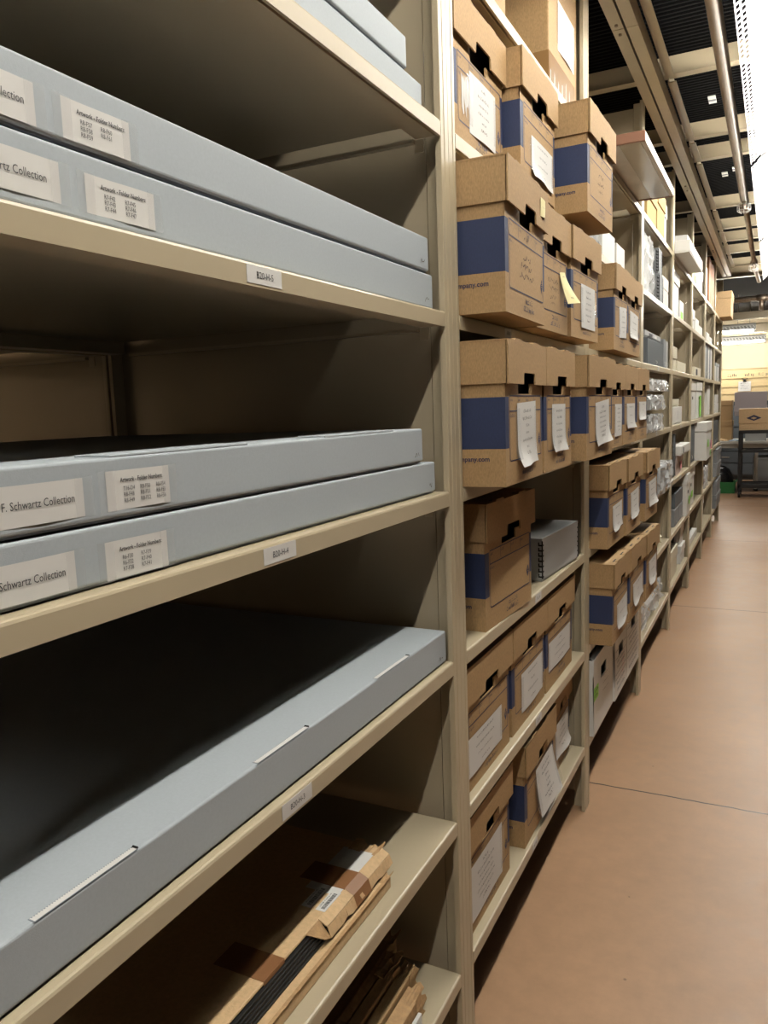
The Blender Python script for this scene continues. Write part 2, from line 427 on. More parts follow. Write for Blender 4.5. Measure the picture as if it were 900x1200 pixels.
bay(0, ALL, 'nearest beige steel shelving bay holding the flat blue-grey boxes', {4: (.825-.276, 'B20-H-5'), 3: (.827-.276, 'B20-H-4'), 2: (.836-.276, 'B20-H-3')})
bay(1, ALL, 'beige shelving bay packed with brown cartons, next to the flat box bay', {2: (.56, None, 3, .06), 1: (.55, None, 4, .06), 4: (.32, None, 6, .05), 0: (.5, None, 8, .05)})
bay(2, ALL, 'beige shelving bay of overhanging brown cartons above open white cartons', {3: (.9, None, 9, .05)})
bay(3, ALL, 'beige shelving bay of plastic-wrapped boxes just past the brown cartons', {4: (.55, None, 11, .06), 3: (.5, None, 12, .05)})
bay(4, ALL, 'beige shelving bay with a long white box jutting from its top shelf', {3: (.5, None, 13, .05), 2: (.5, None, 14, .05)})
bay(5, ALL, 'beige shelving bay of tall white lidded boxes with green stickers', {2: (.3, None, 15, .05)})
bay(6, ALL, 'beige shelving bay with upright orange-brown boards on its top shelf')
bay(7, ALL, 'farthest beige shelving bay, at the end of the run, with grey boxes')
rear = bay(0, ALL, 'rear beige shelving bay seen dimly through the open back of the nearest bay', x0=-.89)

# ------------------------------------------------------------------ brown record cartons
def paper_label(par, cy, z0, z1, w, x, rnd, rows=6, tilt=0, curl=0, hang=0, name='paper_label', m='paper', bow=.002, tape=True):
    """sheet on the +x face centred on y=cy, with rows of type; curl lifts its lower edge, hang swings it off the box"""
    h = z1-z0; ct, st = math.cos(tilt), math.sin(tilt)
    ph = rnd.uniform(0, 6)
    def P(u, v, off=0):
        uu, vv = u/(w/2), v/(h/2)                # -1..1
        low = max(0, -vv)
        d = x + .0012 + bow*(1-uu*uu)*.5 + .0012*math.sin(3*uu+ph)*low + curl*low**3*(1+.5*math.sin(2.2*uu+ph)) + hang*((1-vv)/2)**1.4*(1+.35*uu) + off
        return (d, cy + u*ct - v*st, (z0+z1)/2 + u*st + v*ct)
    b = MB()
    b.grid(lambda a, c: P((a-.5)*w, (c-.5)*h), 8, 12, m)
    o = b.build(name, par, smooth=True)
    t = MB(); n = rows; q = lambda u, v: P(u, v, .0006)
    for k in range(n):
        v = h*(.34-.68*k/max(1, n-1)) if n > 1 else 0
        wd = w*rnd.choice((.46, .36, .5, .16, .42)); hh = h*min(.045, .3/n)*(1.1 if k < 2 else .9)
        if k == n-1 and n > 2: scribble(t, lambda u, vv, v=v: q(u, v+vv), w*.22, hh*1.6, 'pencil', rnd)
        else: marks(t, lambda u, vv, v=v: q(u, v+vv), wd, hh, 'type', rnd)
    t.build('lettering', o)
    if tape:
        for sgn in (-1, 1):
            c = MB(); u0 = sgn*w/2
            c.grid(lambda a, e: P(u0-.016+a*.032, (e-.5)*h*.8+h*.02, .0011), 3, 6, 'clear')
            c.build('clear_tape', o)
    return o

def carton(label, y0, y1, xf, z, yaw=0, lab=None, hand=None, note=None, seed=1, group=None, logo=False, remnant=False, lid_tabs=True, h=.292, d=.40, side_text=True):
    rnd = random.Random(seed)
    w = y1-y0
    t = thing('record_carton', label, 'box', (xf, (y0+y1)/2, z+.0005), math.radians(yaw), group)
    b = MB(); hw = w/2
    zb, zt = .077, .181
    # side walls, three bands
    for y, sg in ((-hw, -1), (hw, 1)):
        for a, c, m in ((0, zb, 'kraft'), (zb, zt, 'navy'), (zt, h-.006, 'kraft')):
            q = [(0, y, a), (-d, y, a), (-d, y, c), (0, y, c)]
            b.face(q if sg > 0 else q[::-1], m)
    for a, c, m in ((0, zb, 'kraft'), (zb, zt, 'navy'), (zt, h-.006, 'kraft')):
        b.face([(-d, -hw, a), (-d, -hw, c), (-d, hw, c), (-d, hw, a)], m)
    b.face([(0, -hw, 0), (-d, -hw, 0), (-d, hw, 0), (0, hw, 0)], 'kraft')
    # front wall with a hand hole
    hy0, hy1, hz0, hz1 = -.054, .046, .187, .250
    yl = [-hw, -hw+.026, hy0, hy1, .104, hw-.012, hw]; zl = [0, zb, zt, hz0, .2095, hz1, h-.006]
    for a in range(6):
        for c in range(6):
            if (a, c) in ((2, 3), (2, 4), (3, 4)): continue
            m = 'navy' if (c == 1 and a in (0, 5)) else 'kraft'
            b.face([(0, yl[a], zl[c]), (0, yl[a+1], zl[c]), (0, yl[a+1], zl[c+1]), (0, yl[a], zl[c+1])], m)
    body = b.build('carton_body', t, solid=.0035, weld=True)
    c = MB(); c.box((-d+.03, -hw+.012, .005), (-.018, hw-.012, .262), 'black'); c.build('dark_hole_filler', t)  # black filler, paints the darkness seen through the hand hole
    # printed form: frame, heading cells, diamond emblem, two lines of small type, bold side address
    k = MB(); F = lambda u, v: (.0006, u, v)
    fl, fr, fb, ft, fm = -hw+.03, hw-.016, .050, .183, .152
    W = .0024
    for A, B in (((fl, fb+.005), (fl, ft)), ((fl+.005, fb), (fr, fb)), ((fr, fb), (fr, ft)), ((fl, ft), (fr, ft)), ((fl, fm), (fr, fm)), ((fl, fb+.005), (fl+.005, fb))):
        line(k, F, A, B, W, 'ink')
    for j in range(1, 4):
        u = fl+(fr-fl)*j/4; line(k, F, (u, fm+.006), (u, ft), W*.7, 'ink')
    for j in range(4):
        u = fl+(fr-fl)*j/4+.004; marks(k, lambda a, c, u=u: F(u+a, ft-.011+c), .018, .006, 'ink', rnd, 'l')
    marks(k, lambda a, c: F(fl+.004+a, fm-.012+c), .028, .006, 'ink', rnd, 'l')
    marks(k, lambda a, c: F(.018+a, .031+c), .06, .011, 'ink', rnd)
    marks(k, lambda a, c: F(.018+a, .015+c), .09, .011, 'ink', rnd)
    cu, cv, s_ = fr-.014, .085, .011
    k.face([F(cu-s_, cv), F(cu, cv-s_*1.5), F(cu+s_, cv), F(cu, cv+s_*1.5)], 'ink')
    for e in (-.4, 0, .4):
        line(k, lambda u, v: (.0011, u, v), (cu-s_*.5, cv+e*s_+.003), (cu+s_*.5, cv+e*s_+.003), .0014, 'kraft')
    if side_text:
        put_text(k, 'company.com', lambda u, v: (-.034+u, -hw-.0006, .052+v), .0140, 'ink', 'r', bold=.022)
    if hand:
        for r_, (wd, hh, v) in enumerate(hand): scribble(k, lambda a, c, v=v: F(.0+a, v+c), wd, hh, 'pencil', rnd)
    k.build('printed_form', t)
    # lid: top and skirts, the front skirt cut with a notch
    g = .0055; lz0, lz1 = .208, .295; q = MB(); xo = .0095
    q.face([(xo, -hw-g-.001, lz1), (xo, hw+g+.001, lz1), (-d-g, hw+g, lz1), (-d-g, -hw-g, lz1)], 'kraft')
    for y, sg in ((-hw-g, -1), (hw+g, 1)):
        p_ = [(.0042, y, lz0), (-d-g, y, lz0), (-d-g, y, lz1), (.0042, y, lz1)]
        q.face(p_ if sg > 0 else p_[::-1], 'kraft')
    q.face([(-d-g, -hw-g, lz0), (-d-g, -hw-g, lz1), (-d-g, hw+g, lz1), (-d-g, hw+g, lz0)], 'kraft')
    lid = q.build('lid', t, solid=.0032)
    n0, n1, nz = -.042, .056, .231
    fr_ = MB(); e = .0015
    pts = [(-hw-g-e, lz0-.001), (n0, lz0-.001), (n0+.002, nz-.004), (n0+.007, nz), (n1-.007, nz), (n1-.002, nz-.004), (n1, lz0-.001), (hw+g+e, lz0-.001), (hw+g+e, lz1), (-hw-g-e, lz1)]
    # build as quads around the notch so the outline stays clean
    def fq(A): fr_.prism(A, 0, .0065, .0098, 'kraft')
    fq([pts[0], pts[1], (n0, lz1), pts[9]]); fq([pts[6], pts[7], pts[8], (n1, lz1)])
    fq([pts[1], pts[2], pts[3], pts[4], pts[5], pts[6], (n1, lz1), (n0, lz1)])
    fr_.build('lid_front_flap', lid)
    if lid_tabs:
        for u in (-.5, .45):
            tb = MB(); c = u*hw
            tb.prism([(c-.028, lz1), (c+.028, lz1), (c+.022, lz1+.004), (c-.022, lz1+.004)], 0, -.002, .0085, 'kraft')
            tb.box((-.010, c-.026, lz1+.0002), (-.003, c+.026, lz1+.0008), 'black')
            tb.build('lid_tab', lid)
    if lab: paper_label(t, **dict(dict(x=.0006, rnd=rnd), **lab))
    if note:
        paper_label(t if not note.get('lid') else lid, note['cy'], note['z0'], note['z1'], note['w'], note['x'], rnd, rows=note.get('rows', 3), tilt=note.get('tilt', 0), hang=note.get('hang', 0), name='sticky_note', m='note', tape=False)
    if remnant:
        b = MB(); r2 = random.Random(5)
        for j in range(7):
            u = -hw+.05+j*.007
            b.face([F(u, .105-r2.uniform(0, .04)), F(u+.006, .10-r2.uniform(0, .04)), F(u+.0065, .145-r2.uniform(0, .012)), F(u, .147)], 'paper')
        for v in b.v: pass
        b.v = [(x+.0004, y, zz) for x, y, zz in b.v]
        b.build('torn_label_scrap', t)
    return t
Z = LEV
G5, G4, G3, G1, G0 = 'cartons on the shelf above the camera', 'cartons on the shelf at eye level', 'cartons on the middle shelf', 'cartons on the low shelf', 'cartons on the lowest shelf'
LB = lambda cy, z0, z1, w, **k: dict(dict(cy=cy, z0=z0, z1=z1, w=w), **k)
# shelf 5 (highest full shelf)
carton('brown record carton with a torn paper scrap beside its label, against the first upright', 1.543, 1.863, -.022, Z[5], 0, LB(.02, .042, .165, .17, rows=6, tape=True), seed=11, group=G5, remnant=True)
carton('brown record carton with a sagging label, just left of the one jutting high up', 1.882, 2.202, .016, Z[5], 0, LB(.03, .028, .125, .20, rows=4, curl=.006), seed=12, group=G5)
carton('brown record carton with handwriting only, jutting out highest above the aisle', 2.288, 2.622, .09, Z[5], -1.2, hand=[(.06, .014, .12), (.08, .014, .10), (.05, .014, .08)], seed=13, group=G5, logo=True)
# shelf 4
carton('large brown record carton with handwriting and a yellow note on its lid', 1.512, 1.850, .085, Z[4], 2.2, hand=[(.07, .014, .118), (.09, .014, .100), (.12, .014, .08), (.04, .012, .16)], seed=14, group=G4,
       note=dict(lid=True, cy=.115, z0=.232, z1=.272, w=.045, x=.0100, rows=1, tilt=0))
carton('brown record carton with a dangling pale yellow note, second at eye level', 1.870, 2.178, .055, Z[4], 0, hand=[(.10, .014, .12), (.1, .014, .10), (.06, .012, .08), (.05, .006, .068)], seed=15, group=G4,
       note=dict(cy=.095, z0=.078, z1=.16, w=.055, x=.001, rows=2, tilt=.12, hang=.03))
carton('brown record carton with a tall white label, third from the near end at eye level', 2.196, 2.526, .064, Z[4], -1.2, LB(.03, .032, .155, .17, rows=6), seed=16, group=G4)
carton('brown record carton with a narrow slanted label, beyond the second upright at eye level', 2.868, 3.158, .055, Z[4], 0, LB(.03, .05, .16, .15, rows=5, tilt=.05), seed=17, group=G4)
carton('brown record carton with a curling label, farthest of the cartons at eye level', 3.176, 3.482, .05, Z[4], 0, LB(0, .06, .165, .2, rows=4, curl=.007, tilt=-.04), seed=18, group=G4)
# shelf 3
carton('brown record carton with a white label curled at its foot, nearest on the middle shelf', 1.510, 1.814, .084, Z[3], 1.5, LB(.01, .035, .17, .155, rows=7, curl=.009, tilt=.03), seed=19, group=G3)
carton('brown record carton with a plain upright label, second on the middle shelf', 1.832, 2.108, .08, Z[3], 0, LB(.0, .045, .163, .135, rows=6, curl=.006), seed=20, group=G3)
carton('brown record carton with a large skewed label, hiding the second upright on the middle shelf', 2.222, 2.568, .10, Z[3], -1, LB(.03, .04, .168, .19, rows=7, tilt=.06, curl=.008), seed=21, group=G3)
carton('mostly hidden brown record carton with a narrow label, fourth on the middle shelf', 2.735, 3.02, .06, Z[3], 0, LB(.05, .04, .155, .14, rows=6), seed=22, group=G3)
carton('brown record carton with a squarish label, fifth on the middle shelf', 3.036, 3.325, .06, Z[3], 0, LB(.02, .06, .155, .19, rows=3, curl=.006), seed=23, group=G3)
carton('brown record carton with a short label, last on the middle shelf', 3.342, 3.634, .06, Z[3], 0, LB(.02, .085, .16, .2, rows=3, curl=.006), seed=24, group=G3)
# shelf 2
carton('brown record carton with a blank printed form, alone beside the grey document box', 1.637, 1.968, 0, Z[2], -2, seed=25, logo=True)
carton('brown record carton with a small curling label, nearest of three below the middle shelf', 2.735, 3.03, .062, Z[2], -1, LB(.02, .052, .145, .17, rows=3, curl=.006, tilt=.04), seed=26, group='cartons overhanging below the middle shelf')
carton('brown record carton with a rippled label, second of three overhanging below the middle shelf', 3.05, 3.355, .074, Z[2], -1, LB(.02, .055, .16, .18, rows=4, curl=.006, tilt=.06), seed=27, group='cartons overhanging below the middle shelf')
carton('brown record carton with a big white label, last of three overhanging below the middle shelf', 3.425, 3.745, .09, Z[2], -1.5, LB(.02, .055, .165, .19, rows=4, curl=.008, tilt=.05), seed=28, group='cartons overhanging below the middle shelf')
# shelf 1
carton('brown record carton with a wide low label, under the lone carton on the shelf below', 1.520, 1.842, -.02, Z[1], 0, LB(-.03, .035, .125, .25, rows=4), seed=29, group=G1, lid_tabs=False)
carton('brown record carton with white label, middle of three under the grey document box', 1.866, 2.183, -.02, Z[1], 0, LB(.03, .035, .145, .21, rows=4, tilt=.02), seed=30, group=G1, lid_tabs=False)
carton('brown record carton with a wide white label, third under the grey document box shelf', 2.203, 2.531, -.02, Z[1], 0, LB(0, .055, .145, .27, rows=4), seed=31, group=G1, lid_tabs=False)
carton('brown record carton with a slim label, first of three above the open white carton', 2.735, 3.035, .078, Z[1], -.5, LB(.03, .045, .135, .2, rows=3, curl=.006, tilt=.05), seed=32, group='cartons above the white cartons')
carton('brown record carton with a crooked label, second of three above the white cartons', 3.055, 3.39, .085, Z[1], -1, LB(.02, .055, .145, .22, rows=3, curl=.006, tilt=.06), seed=33, group='cartons above the white cartons')
carton('brown record carton with a tall label, third above the white cartons', 3.412, 3.735, .095, Z[1], -1.2, LB(.02, .06, .165, .2, rows=3, curl=.008, tilt=.04), seed=34, group='cartons above the white cartons')
# shelf 0
carton('brown record carton with a large white label, against the first upright on the lowest shelf', 1.512, 1.834, -.022, Z[0], 0, LB(-.03, .03, .165, .25, rows=7), seed=35, group=G0, lid_tabs=False)
carton('brown record carton with a loose label swinging off its front on the lowest shelf', 1.936, 2.262, -.013, Z[0], .8, LB(.05, .035, .18, .19, rows=7, hang=.022, tilt=.05), seed=36, group=G0)
carton('brown record carton with a peeling label, deepest into the far corner of the lowest shelf', 2.322, 2.620, -.045, Z[0], 2, LB(.02, .05, .165, .2, rows=5, curl=.009), seed=37, group=G0, lid_tabs=False)

# taped shipping cartons on the topmost shelf
def shipping_carton(label, y0, y1, xf, z, h, d, sheet=True, tape=True):
    t = thing('shipping_carton', label, 'box', (xf, (y0+y1)/2, z+.0005)); hw = (y1-y0)/2
    b = MB(); b.box((-d, -hw, 0), (0, hw, h), 'kraft'); b.build('carton_body', t, bevel=.004)
    if tape:
        r_ = random.Random(3); b = MB()
        b.box((.0002, -hw+.004, .0), (.0010, hw-.03, .10), 'tan_tape'); b.box((-.12, -hw-.001, 0), (0, -hw-.0002, .10), 'tan_tape')
        b.build('brown_tape', t)
        c = MB()
        for j in range(6):
            u = -hw+.01+j*.045; a = r_.uniform(.0, .02)
            c.face([(.0014, u, a), (.0014, u+r_.uniform(.004, .009), a), (.0014, u+.008, a+r_.uniform(.03, .075)), (.0014, u+.002, a+.05)], 'paper')
        c.build('tape_glint_strip', t)  # white slivers painted as glints on the tape
    if sheet: paper_label(t, .03, .135, .27, .2, .0006, random.Random(8), rows=8)
    return t
shipping_carton('tall taped shipping carton with a white typed sheet, on the topmost shelf', 2.29, 2.63, -.02, Z[6], .40, .45)
shipping_carton('plain shipping carton set back on the topmost shelf, beside the taped one', 1.56, 1.93, -.03, Z[6], .34, .4, sheet=False, tape=False)

# ------------------------------------------------------------------ flat blue-grey boxes in the nearest bay
def flat_box(label, y0, y1, z, h, xf=-.02, d=.80, name_lab=None, num_lab=None, tabs=None, steps=(), pencil=None, group='flat blue-grey archival boxes'):
    cy = (y0+y1)/2; hw = (y1-y0)/2
    t = thing('archival_box', label, 'box', (xf, cy, z), 0, group)
    b = MB(); b.box((-d+.006, -hw+.006, .0005), (-.004, hw-.006, h-.006), 'seam'); b.build('tray', t)
    b = MB(); b.box((-d, -hw, .003), (0, hw, h), 'blue'); lid = b.build('lid', t, bevel=.0035, segs=3)
    if steps:           # wrapped flaps showing as low steps along the top front edge
        for a, c in steps:
            s = MB(); s.box((-.05, a-cy, h-.0005), (-.0012, c-cy, h+.0022), 'blue')
            s.build('wrapped_flap', lid, bevel=.0008)
    F = lambda u, v: (.0009, u, v)
    def card(y0_, y1_, z0_, z1_, nm, fill, tilt=0):
        c = MB(); cm = (y0_+y1_)/2-cy; zm = (z0_+z1_)/2-z; wd = y1_-y0_; hh = z1_-z0_
        ct, st = math.cos(tilt), math.sin(tilt)
        P = lambda u, v, o=0: (.0006+o+.0006*math.sin(60*u), cm+u*ct-v*st, zm+u*st+v*ct)
        c.grid(lambda a, e: P((a-.5)*wd, (e-.5)*hh), 6, 3, 'paper')
        o = c.build(nm, t)
        x = MB(); fill(x, lambda u, v: P(u, v, .0006), wd, hh); x.build('lettering', o)
        for s_ in (-1, 1):
            k = MB(); k.grid(lambda a, e: P(s_*wd/2+(a-.5)*.022, (e-.5)*hh*1.05, .0011), 2, 2, 'clear')
            k.build('clear_tape', o)
    if name_lab:
        y0_, y1_, z0_, z1_, txt, ymax = name_lab
        def fill(x, P, wd, hh): put_text(x, txt, lambda u, v: P(u+ymax-(y0_+y1_)/2, v-.003), .0108, 'type', 'r', .80)
        card(y0_, y1_, z0_, z1_, 'name_label', fill)
    if num_lab:
        y0_, y1_, z0_, z1_, head_, cols = num_lab
        def fill(x, P, wd, hh):
            put_text(x, head_, lambda u, v: P(u-wd*.29, v+hh*.20), .0066, 'type', 'l', .80, bold=.016)
            for i, col in enumerate(cols):
                for j, s_ in enumerate(col):
                    put_text(x, s_, lambda u, v, i=i, j=j: P(u+wd*(-.25+.29*i if len(cols) < 3 else -.25+.255*i), v-hh*(.02+.155*j)), .0062, 'type', 'l', .8)
        card(y0_, y1_, z0_, z1_, 'number_label', fill)
    if tabs:
        for a, c in tabs:
            k = MB(); n = 26
            # slot in the lid edge with the pale fluted tab standing in it
            n = 44
            k.box((-.0088, a-cy-.001, h+.0001), (.0003, c-cy+.001, h+.0004), 'seam')
            k.box((-.0066, a-cy, h+.0003), (-.0006, c-cy, h+.0008), 'paper')
            for j in range(n):
                yy = a-cy+(c-a)*j/n
                k.box((-.0080, yy, h+.0003), (-.0066, yy+(c-a)/n*.5, h+.0007), 'paper')
            k.prism([(c-cy-.001, h+.0003), (c-cy+.003, h+.0003), (c-cy+.002, h+.0022)], 0, -.008, -.001, 'black')
            k.build('lock_tab', lid)
    if pencil:
        k = MB(); scribble(k, lambda u, v: F(hw-.03+u, h*.2+v), .018, .009, 'pencil', random.Random(pencil)); k.build('pencil_number', t)
    return t
# top shelf of the nearest bay in view
flat_box('longer flat blue-grey box under another on the highest visible shelf', .29, 1.383, Z[5]+.001, .052)
flat_box('shorter flat blue-grey box on top of another, on the highest visible shelf', .27, 1.321, Z[5]+.0545, .056)
HEAD = 'Artwork - Folder Numbers:'
flat_box('flat blue-grey box labelled R8-F57, upper of two on the B20-H-5 shelf', .30, 1.394, Z[4]+.069, .064,
         name_lab=(.36, .516, 1.710, 1.747, 'Alan F. Schwartz Collection', .504), num_lab=(.545, .629, 1.7095, 1.7465, HEAD, (('R8-F57', 'R8-F58', 'R8-F59'), ('R8-F60', 'R8-F61'))), pencil=2)
flat_box('flat blue-grey box labelled R7-F42, lower of two on the B20-H-5 shelf', .31, 1.410, Z[4]+.001, .066,
         name_lab=(.385, .5365, 1.649, 1.6855, 'Alan F. Schwartz Collection', .521), num_lab=(.566, .658, 1.6475, 1.684, HEAD, (('R7-F42', 'R7-F43', 'R7-F44'), ('R7-F45', 'R7-F46', 'R7-F47'))), pencil=3)
flat_box('flat blue-grey box labelled T16-D4, upper of two on the B20-H-4 shelf', .28, 1.342, Z[3]+.063, .064,
         name_lab=(.385, .533, 1.3605, 1.3975, 'Alan F. Schwartz Collection', .521), num_lab=(.5615, .651, 1.3605, 1.4005, HEAD, (('T16-D4', 'R8-F48', 'R8-F49'), ('R8-F50', 'R8-F51', 'R8-F52'), ('R8-F54', 'R8-F55', 'R8-F56'))),
         steps=((.57, .80), (.99, 1.22)), pencil=4)
flat_box('flat blue-grey box labelled R6-F30, lower of two on the B20-H-4 shelf', .29, 1.398, Z[3]+.001, .060,
         name_lab=(.372, .516, 1.2935, 1.330, 'Alan F. Schwartz Collection', .503), num_lab=(.5535, .641, 1.2915, 1.3305, HEAD, (('R6-F30', 'R6-F32', 'R7-F38'), ('R7-F39', 'R7-F40', 'R7-F41'))),
         pencil=5)
flat_box('large flat blue-grey box alone with three white lock tabs on the shelf tagged B20-H-3', .285, 1.412, Z[2]+.0005, .066, xf=-.012, d=.82, tabs=((.430, .556), (.770, .892), (1.108, 1.236)), pencil=6)

# cardboard packages on the two lower shelves of the nearest bay
def torn_edge(mb, x0, x1, y, z0, z1, m, seed, amp=.02, n=14, wall=.0022):
    """ragged lip of torn board standing off the end of a package"""
    r_ = random.Random(seed); yy = [y+r_.uniform(-amp, amp) for _ in range(n+1)]; zz = [r_.uniform(-.004, .0055) for _ in range(n+1)]
    for k in range(n):
        a = x0+(x1-x0)*k/n; c = x0+(x1-x0)*(k+1)/n
        mb.face([(a, y-.035, z1), (c, y-.035, z1), (c, yy[k+1], z1+zz[k+1]), (a, yy[k], z1+zz[k])], m)
        mb.face([(a, yy[k], z1+zz[k]), (c, yy[k+1], z1+zz[k+1]), (c, yy[k+1]-.004, z1+zz[k+1]-wall), (a, yy[k]-.004, z1+zz[k]-wall)], m)
        mb.face([(a, y-.035, z1-wall), (c, y-.035, z1-wall), (c, yy[k+1]-.004, z1+zz[k+1]-wall), (a, yy[k]-.004, z1+zz[k]-wall)], m)
zA = Z[1]
t = thing('cardboard_package', 'thin brown cardboard package under the taped mailer and black frames', 'package', (0, 0, zA+.0005))
b = MB(); b.box((-.82, .30, 0), (-.030, 1.165, .0235), 'kraft2'); b.build('board_sleeve', t, bevel=.002)
b = MB(); r_ = random.Random(4); torn_edge(b, -.05, -.028, 1.17, .0, .024, 'kraft3', 6, .012, 5)
for k in range(16):         # torn, lifted liner along the front edge
    y = .55+k*.038
    a, c = r_.uniform(.0002, .0012), r_.uniform(.0002, .0012)
    b.face([(-.034, y, .0238), (-.034, y+.038, .0238), (-.0285+a*1.5, y+.038, .0240+c), (-.027, y, .0240+a)], 'kraft3')
b.build('torn_liner', t)
t = thing('picture_frame_stack', 'black framed sheets sandwiched between the cardboard packages', 'frames', (0, 0, zA+.0245))
for k in range(5):
    b = MB(); b.box((-.80, .30, .0053*k), (-.0550+.0020*(4-k), 1.145, .0053*k+.0042), 'black'); b.build('black_frame', t, bevel=.0008)
t = thing('cardboard_mailer', 'kraft mailer with dark tape, white label and barcode, on top of the black frames', 'package', (0, 0, zA+.0415))
b = MB()
b.box((-.84, .30, .0100), (-.0595, 1.19, .0155), 'kraft2'); b.build('board_sleeve', t, bevel=.003)
b = MB()                    # front flap folded down over the frames near the far end, torn along its lower edge
r_ = random.Random(9)
n = 12; low = [-.0125+r_.uniform(-.001, .006) for _ in range(n+1)]
for k in range(n):
    y0_, y1_ = .965+k*.0185, .965+(k+1)*.0185
    b.face([(-.0595, y0_, .0152), (-.0595, y1_, .0152), (-.0440, y1_, .0070), (-.0440, y0_, .0070)], 'kraft2')
    b.face([(-.0440, y0_, .0070), (-.0440, y1_, .0070), (-.0385+r_.uniform(-.001, .001), y1_, low[k+1]), (-.0385+r_.uniform(-.001, .001), y0_, low[k])], 'kraft2')
b.face([(-.059, .925, .0150), (-.059, .965, .0150), (-.0385, .965, low[0]), (-.040, .950, -.004)], 'kraft3')
torn_edge(b, -.115, -.058, 1.195, .012, .0156, 'kraft3', 12, .010, 7)
b.build('torn_flap', t, solid=.0016)
for nm, ya, yb, fl in (('tape_band', .815, .868, False), ('tape_band', 1.050, 1.103, True)):
    b = MB(); b.box((-.150, ya, .0157), (-.0595, yb, .0163), 'tape')
    if fl: b.face([(-.0595, ya, .0174), (-.0595, yb, .0174), (-.0424, yb, .0092), (-.0424, ya, .0092)], 'tape'); b.face([(-.0424, ya, .0092), (-.0424, yb, .0092), (-.0358, yb, -.0112), (-.0358, ya, -.0112)], 'tape')
    else: b.face([(-.0595, ya, .0163), (-.0595, yb, .0163), (-.0592, yb, .009), (-.0592, ya, .009)], 'tape')
    b.build(nm, t)
b = MB(); b.box((-.125, 1.030, .0155), (-.062, 1.165, .01565), 'paper'); b.build('address_label', t)
def barcode(y0_, y1_, x0_, x1_, seed):
    b = MB(); b.box((x0_, y0_, .0155), (x1_, y1_, .0157), 'paper'); o = b.build('barcode_label', t)
    k = MB(); r3 = random.Random(seed); y = y0_+.006
    while y < y1_-.007:
        w_ = r3.choice((.0008, .0012, .002)); k.box((x0_+.007, y, .0157), (x1_-.004, y+w_, .0158), 'type'); y += w_+r3.choice((.0008, .0012))
    marks(k, lambda u, v: (x1_-.0035+v*-0, 0, 0) if False else (x0_+.0045-v, (y0_+y1_)/2+u, .0158), (y1_-y0_)*.7, .003, 'type', r3)
    k.build('bars', o)
barcode(.985, 1.040, -.078, -.060, 1); barcode(.985, 1.045, -.105, -.086, 2)

t = thing('cardboard_package', 'dark brown torn-ended package, rear of two on the lowest visible shelf', 'package', (0, 0, Z[0]+.0005))
b = MB(); b.box((-.55, .30, 0), (-.135, 1.385, .072), 'kraft'); b.build('board_sleeve', t, bevel=.003)
b = MB(); torn_edge(b, -.30, -.132, 1.395, 0, .074, 'kraft3', 21, .022, 14)
b.box((-.135, .55, .05), (-.1338, 1.30, .068), 'tape'); b.build('torn_end', t)
t = thing('cardboard_package', 'kraft package of layered torn boards at the front of the lowest shelf', 'package', (0, 0, Z[0]+.0005))
r_ = random.Random(17)
for x0_, x1_, h_, ye, m in ((-.128, -.112, .086, 1.315, 'kraft3'), (-.109, -.090, .080, 1.300, 'kraft2'), (-.087, -.064, .066, 1.325, 'kraft'), (-.061, -.032, .052, 1.285, 'kraft3')):
    b = MB(); b.prism([(x0_, 0), (x1_, 0), (x1_, h_-.006), (x0_, h_)], 1, .45, ye, m); b.build('board', t, bevel=.0015)
    b = MB(); n = 6; zz = [h_*k/n for k in range(n+1)]; jj = [r_.uniform(-.004, .014) for _ in range(n+1)]; xx = [r_.uniform(-.004, .004) for _ in range(n+1)]
    for k in range(n):      # ragged end, liner torn and curled
        b.face([(x1_, ye-.03, zz[k]), (x1_, ye-.03, zz[k+1]), (x1_+xx[k+1], ye+jj[k+1], zz[k+1]), (x1_+xx[k], ye+jj[k], zz[k])], m)
    top = [(x0_+(x1_-x0_)*k/4, ye+r_.uniform(-.006, .016), h_+r_.uniform(-.004, .008)) for k in range(5)]
    for k in range(4):
        xa, xb = x0_+(x1_-x0_)*k/4, x0_+(x1_-x0_)*(k+1)/4
        b.face([(xa, ye-.05, h_-.001-.006*k/4), (xb, ye-.05, h_-.001-.006*(k+1)/4), top[k+1], top[k]], m)
    b.build('torn_end', t, solid=.0014)
b = MB()
pts = [[(-.118+.030*i/4+r_.uniform(-.005, .005), 1.245+.022*j+r_.uniform(-.006, .006), .088+r_.uniform(-.006, .009)-(.012 if j > 3 else 0)) for i in range(5)] for j in range(5)]
for j in range(4):
    for i in range(4): b.face([pts[j][i], pts[j][i+1], pts[j+1][i+1], pts[j+1][i]], 'kraft2' if (i+j) % 3 else 'kraft3')
b.build('torn_flap', t, solid=.0016)
b = MB(); b.prism([(-.1285, .0862), (-.1115, .0812), (-.1115, .0816), (-.1285, .0866)], 1, .55, 1.12, 'clear'); b.build('clear_tape', t)
o = MB(); o.box((-.030, 1.20, 0), (-.022, 1.262, .022), 'paper'); o = o.build('paper_slip', bevel=.001); o.location = (0, 0, Z[0]+.0008)
tag(o, 'small white slip standing on the lowest shelf edge, in front of the torn package', 'paper')

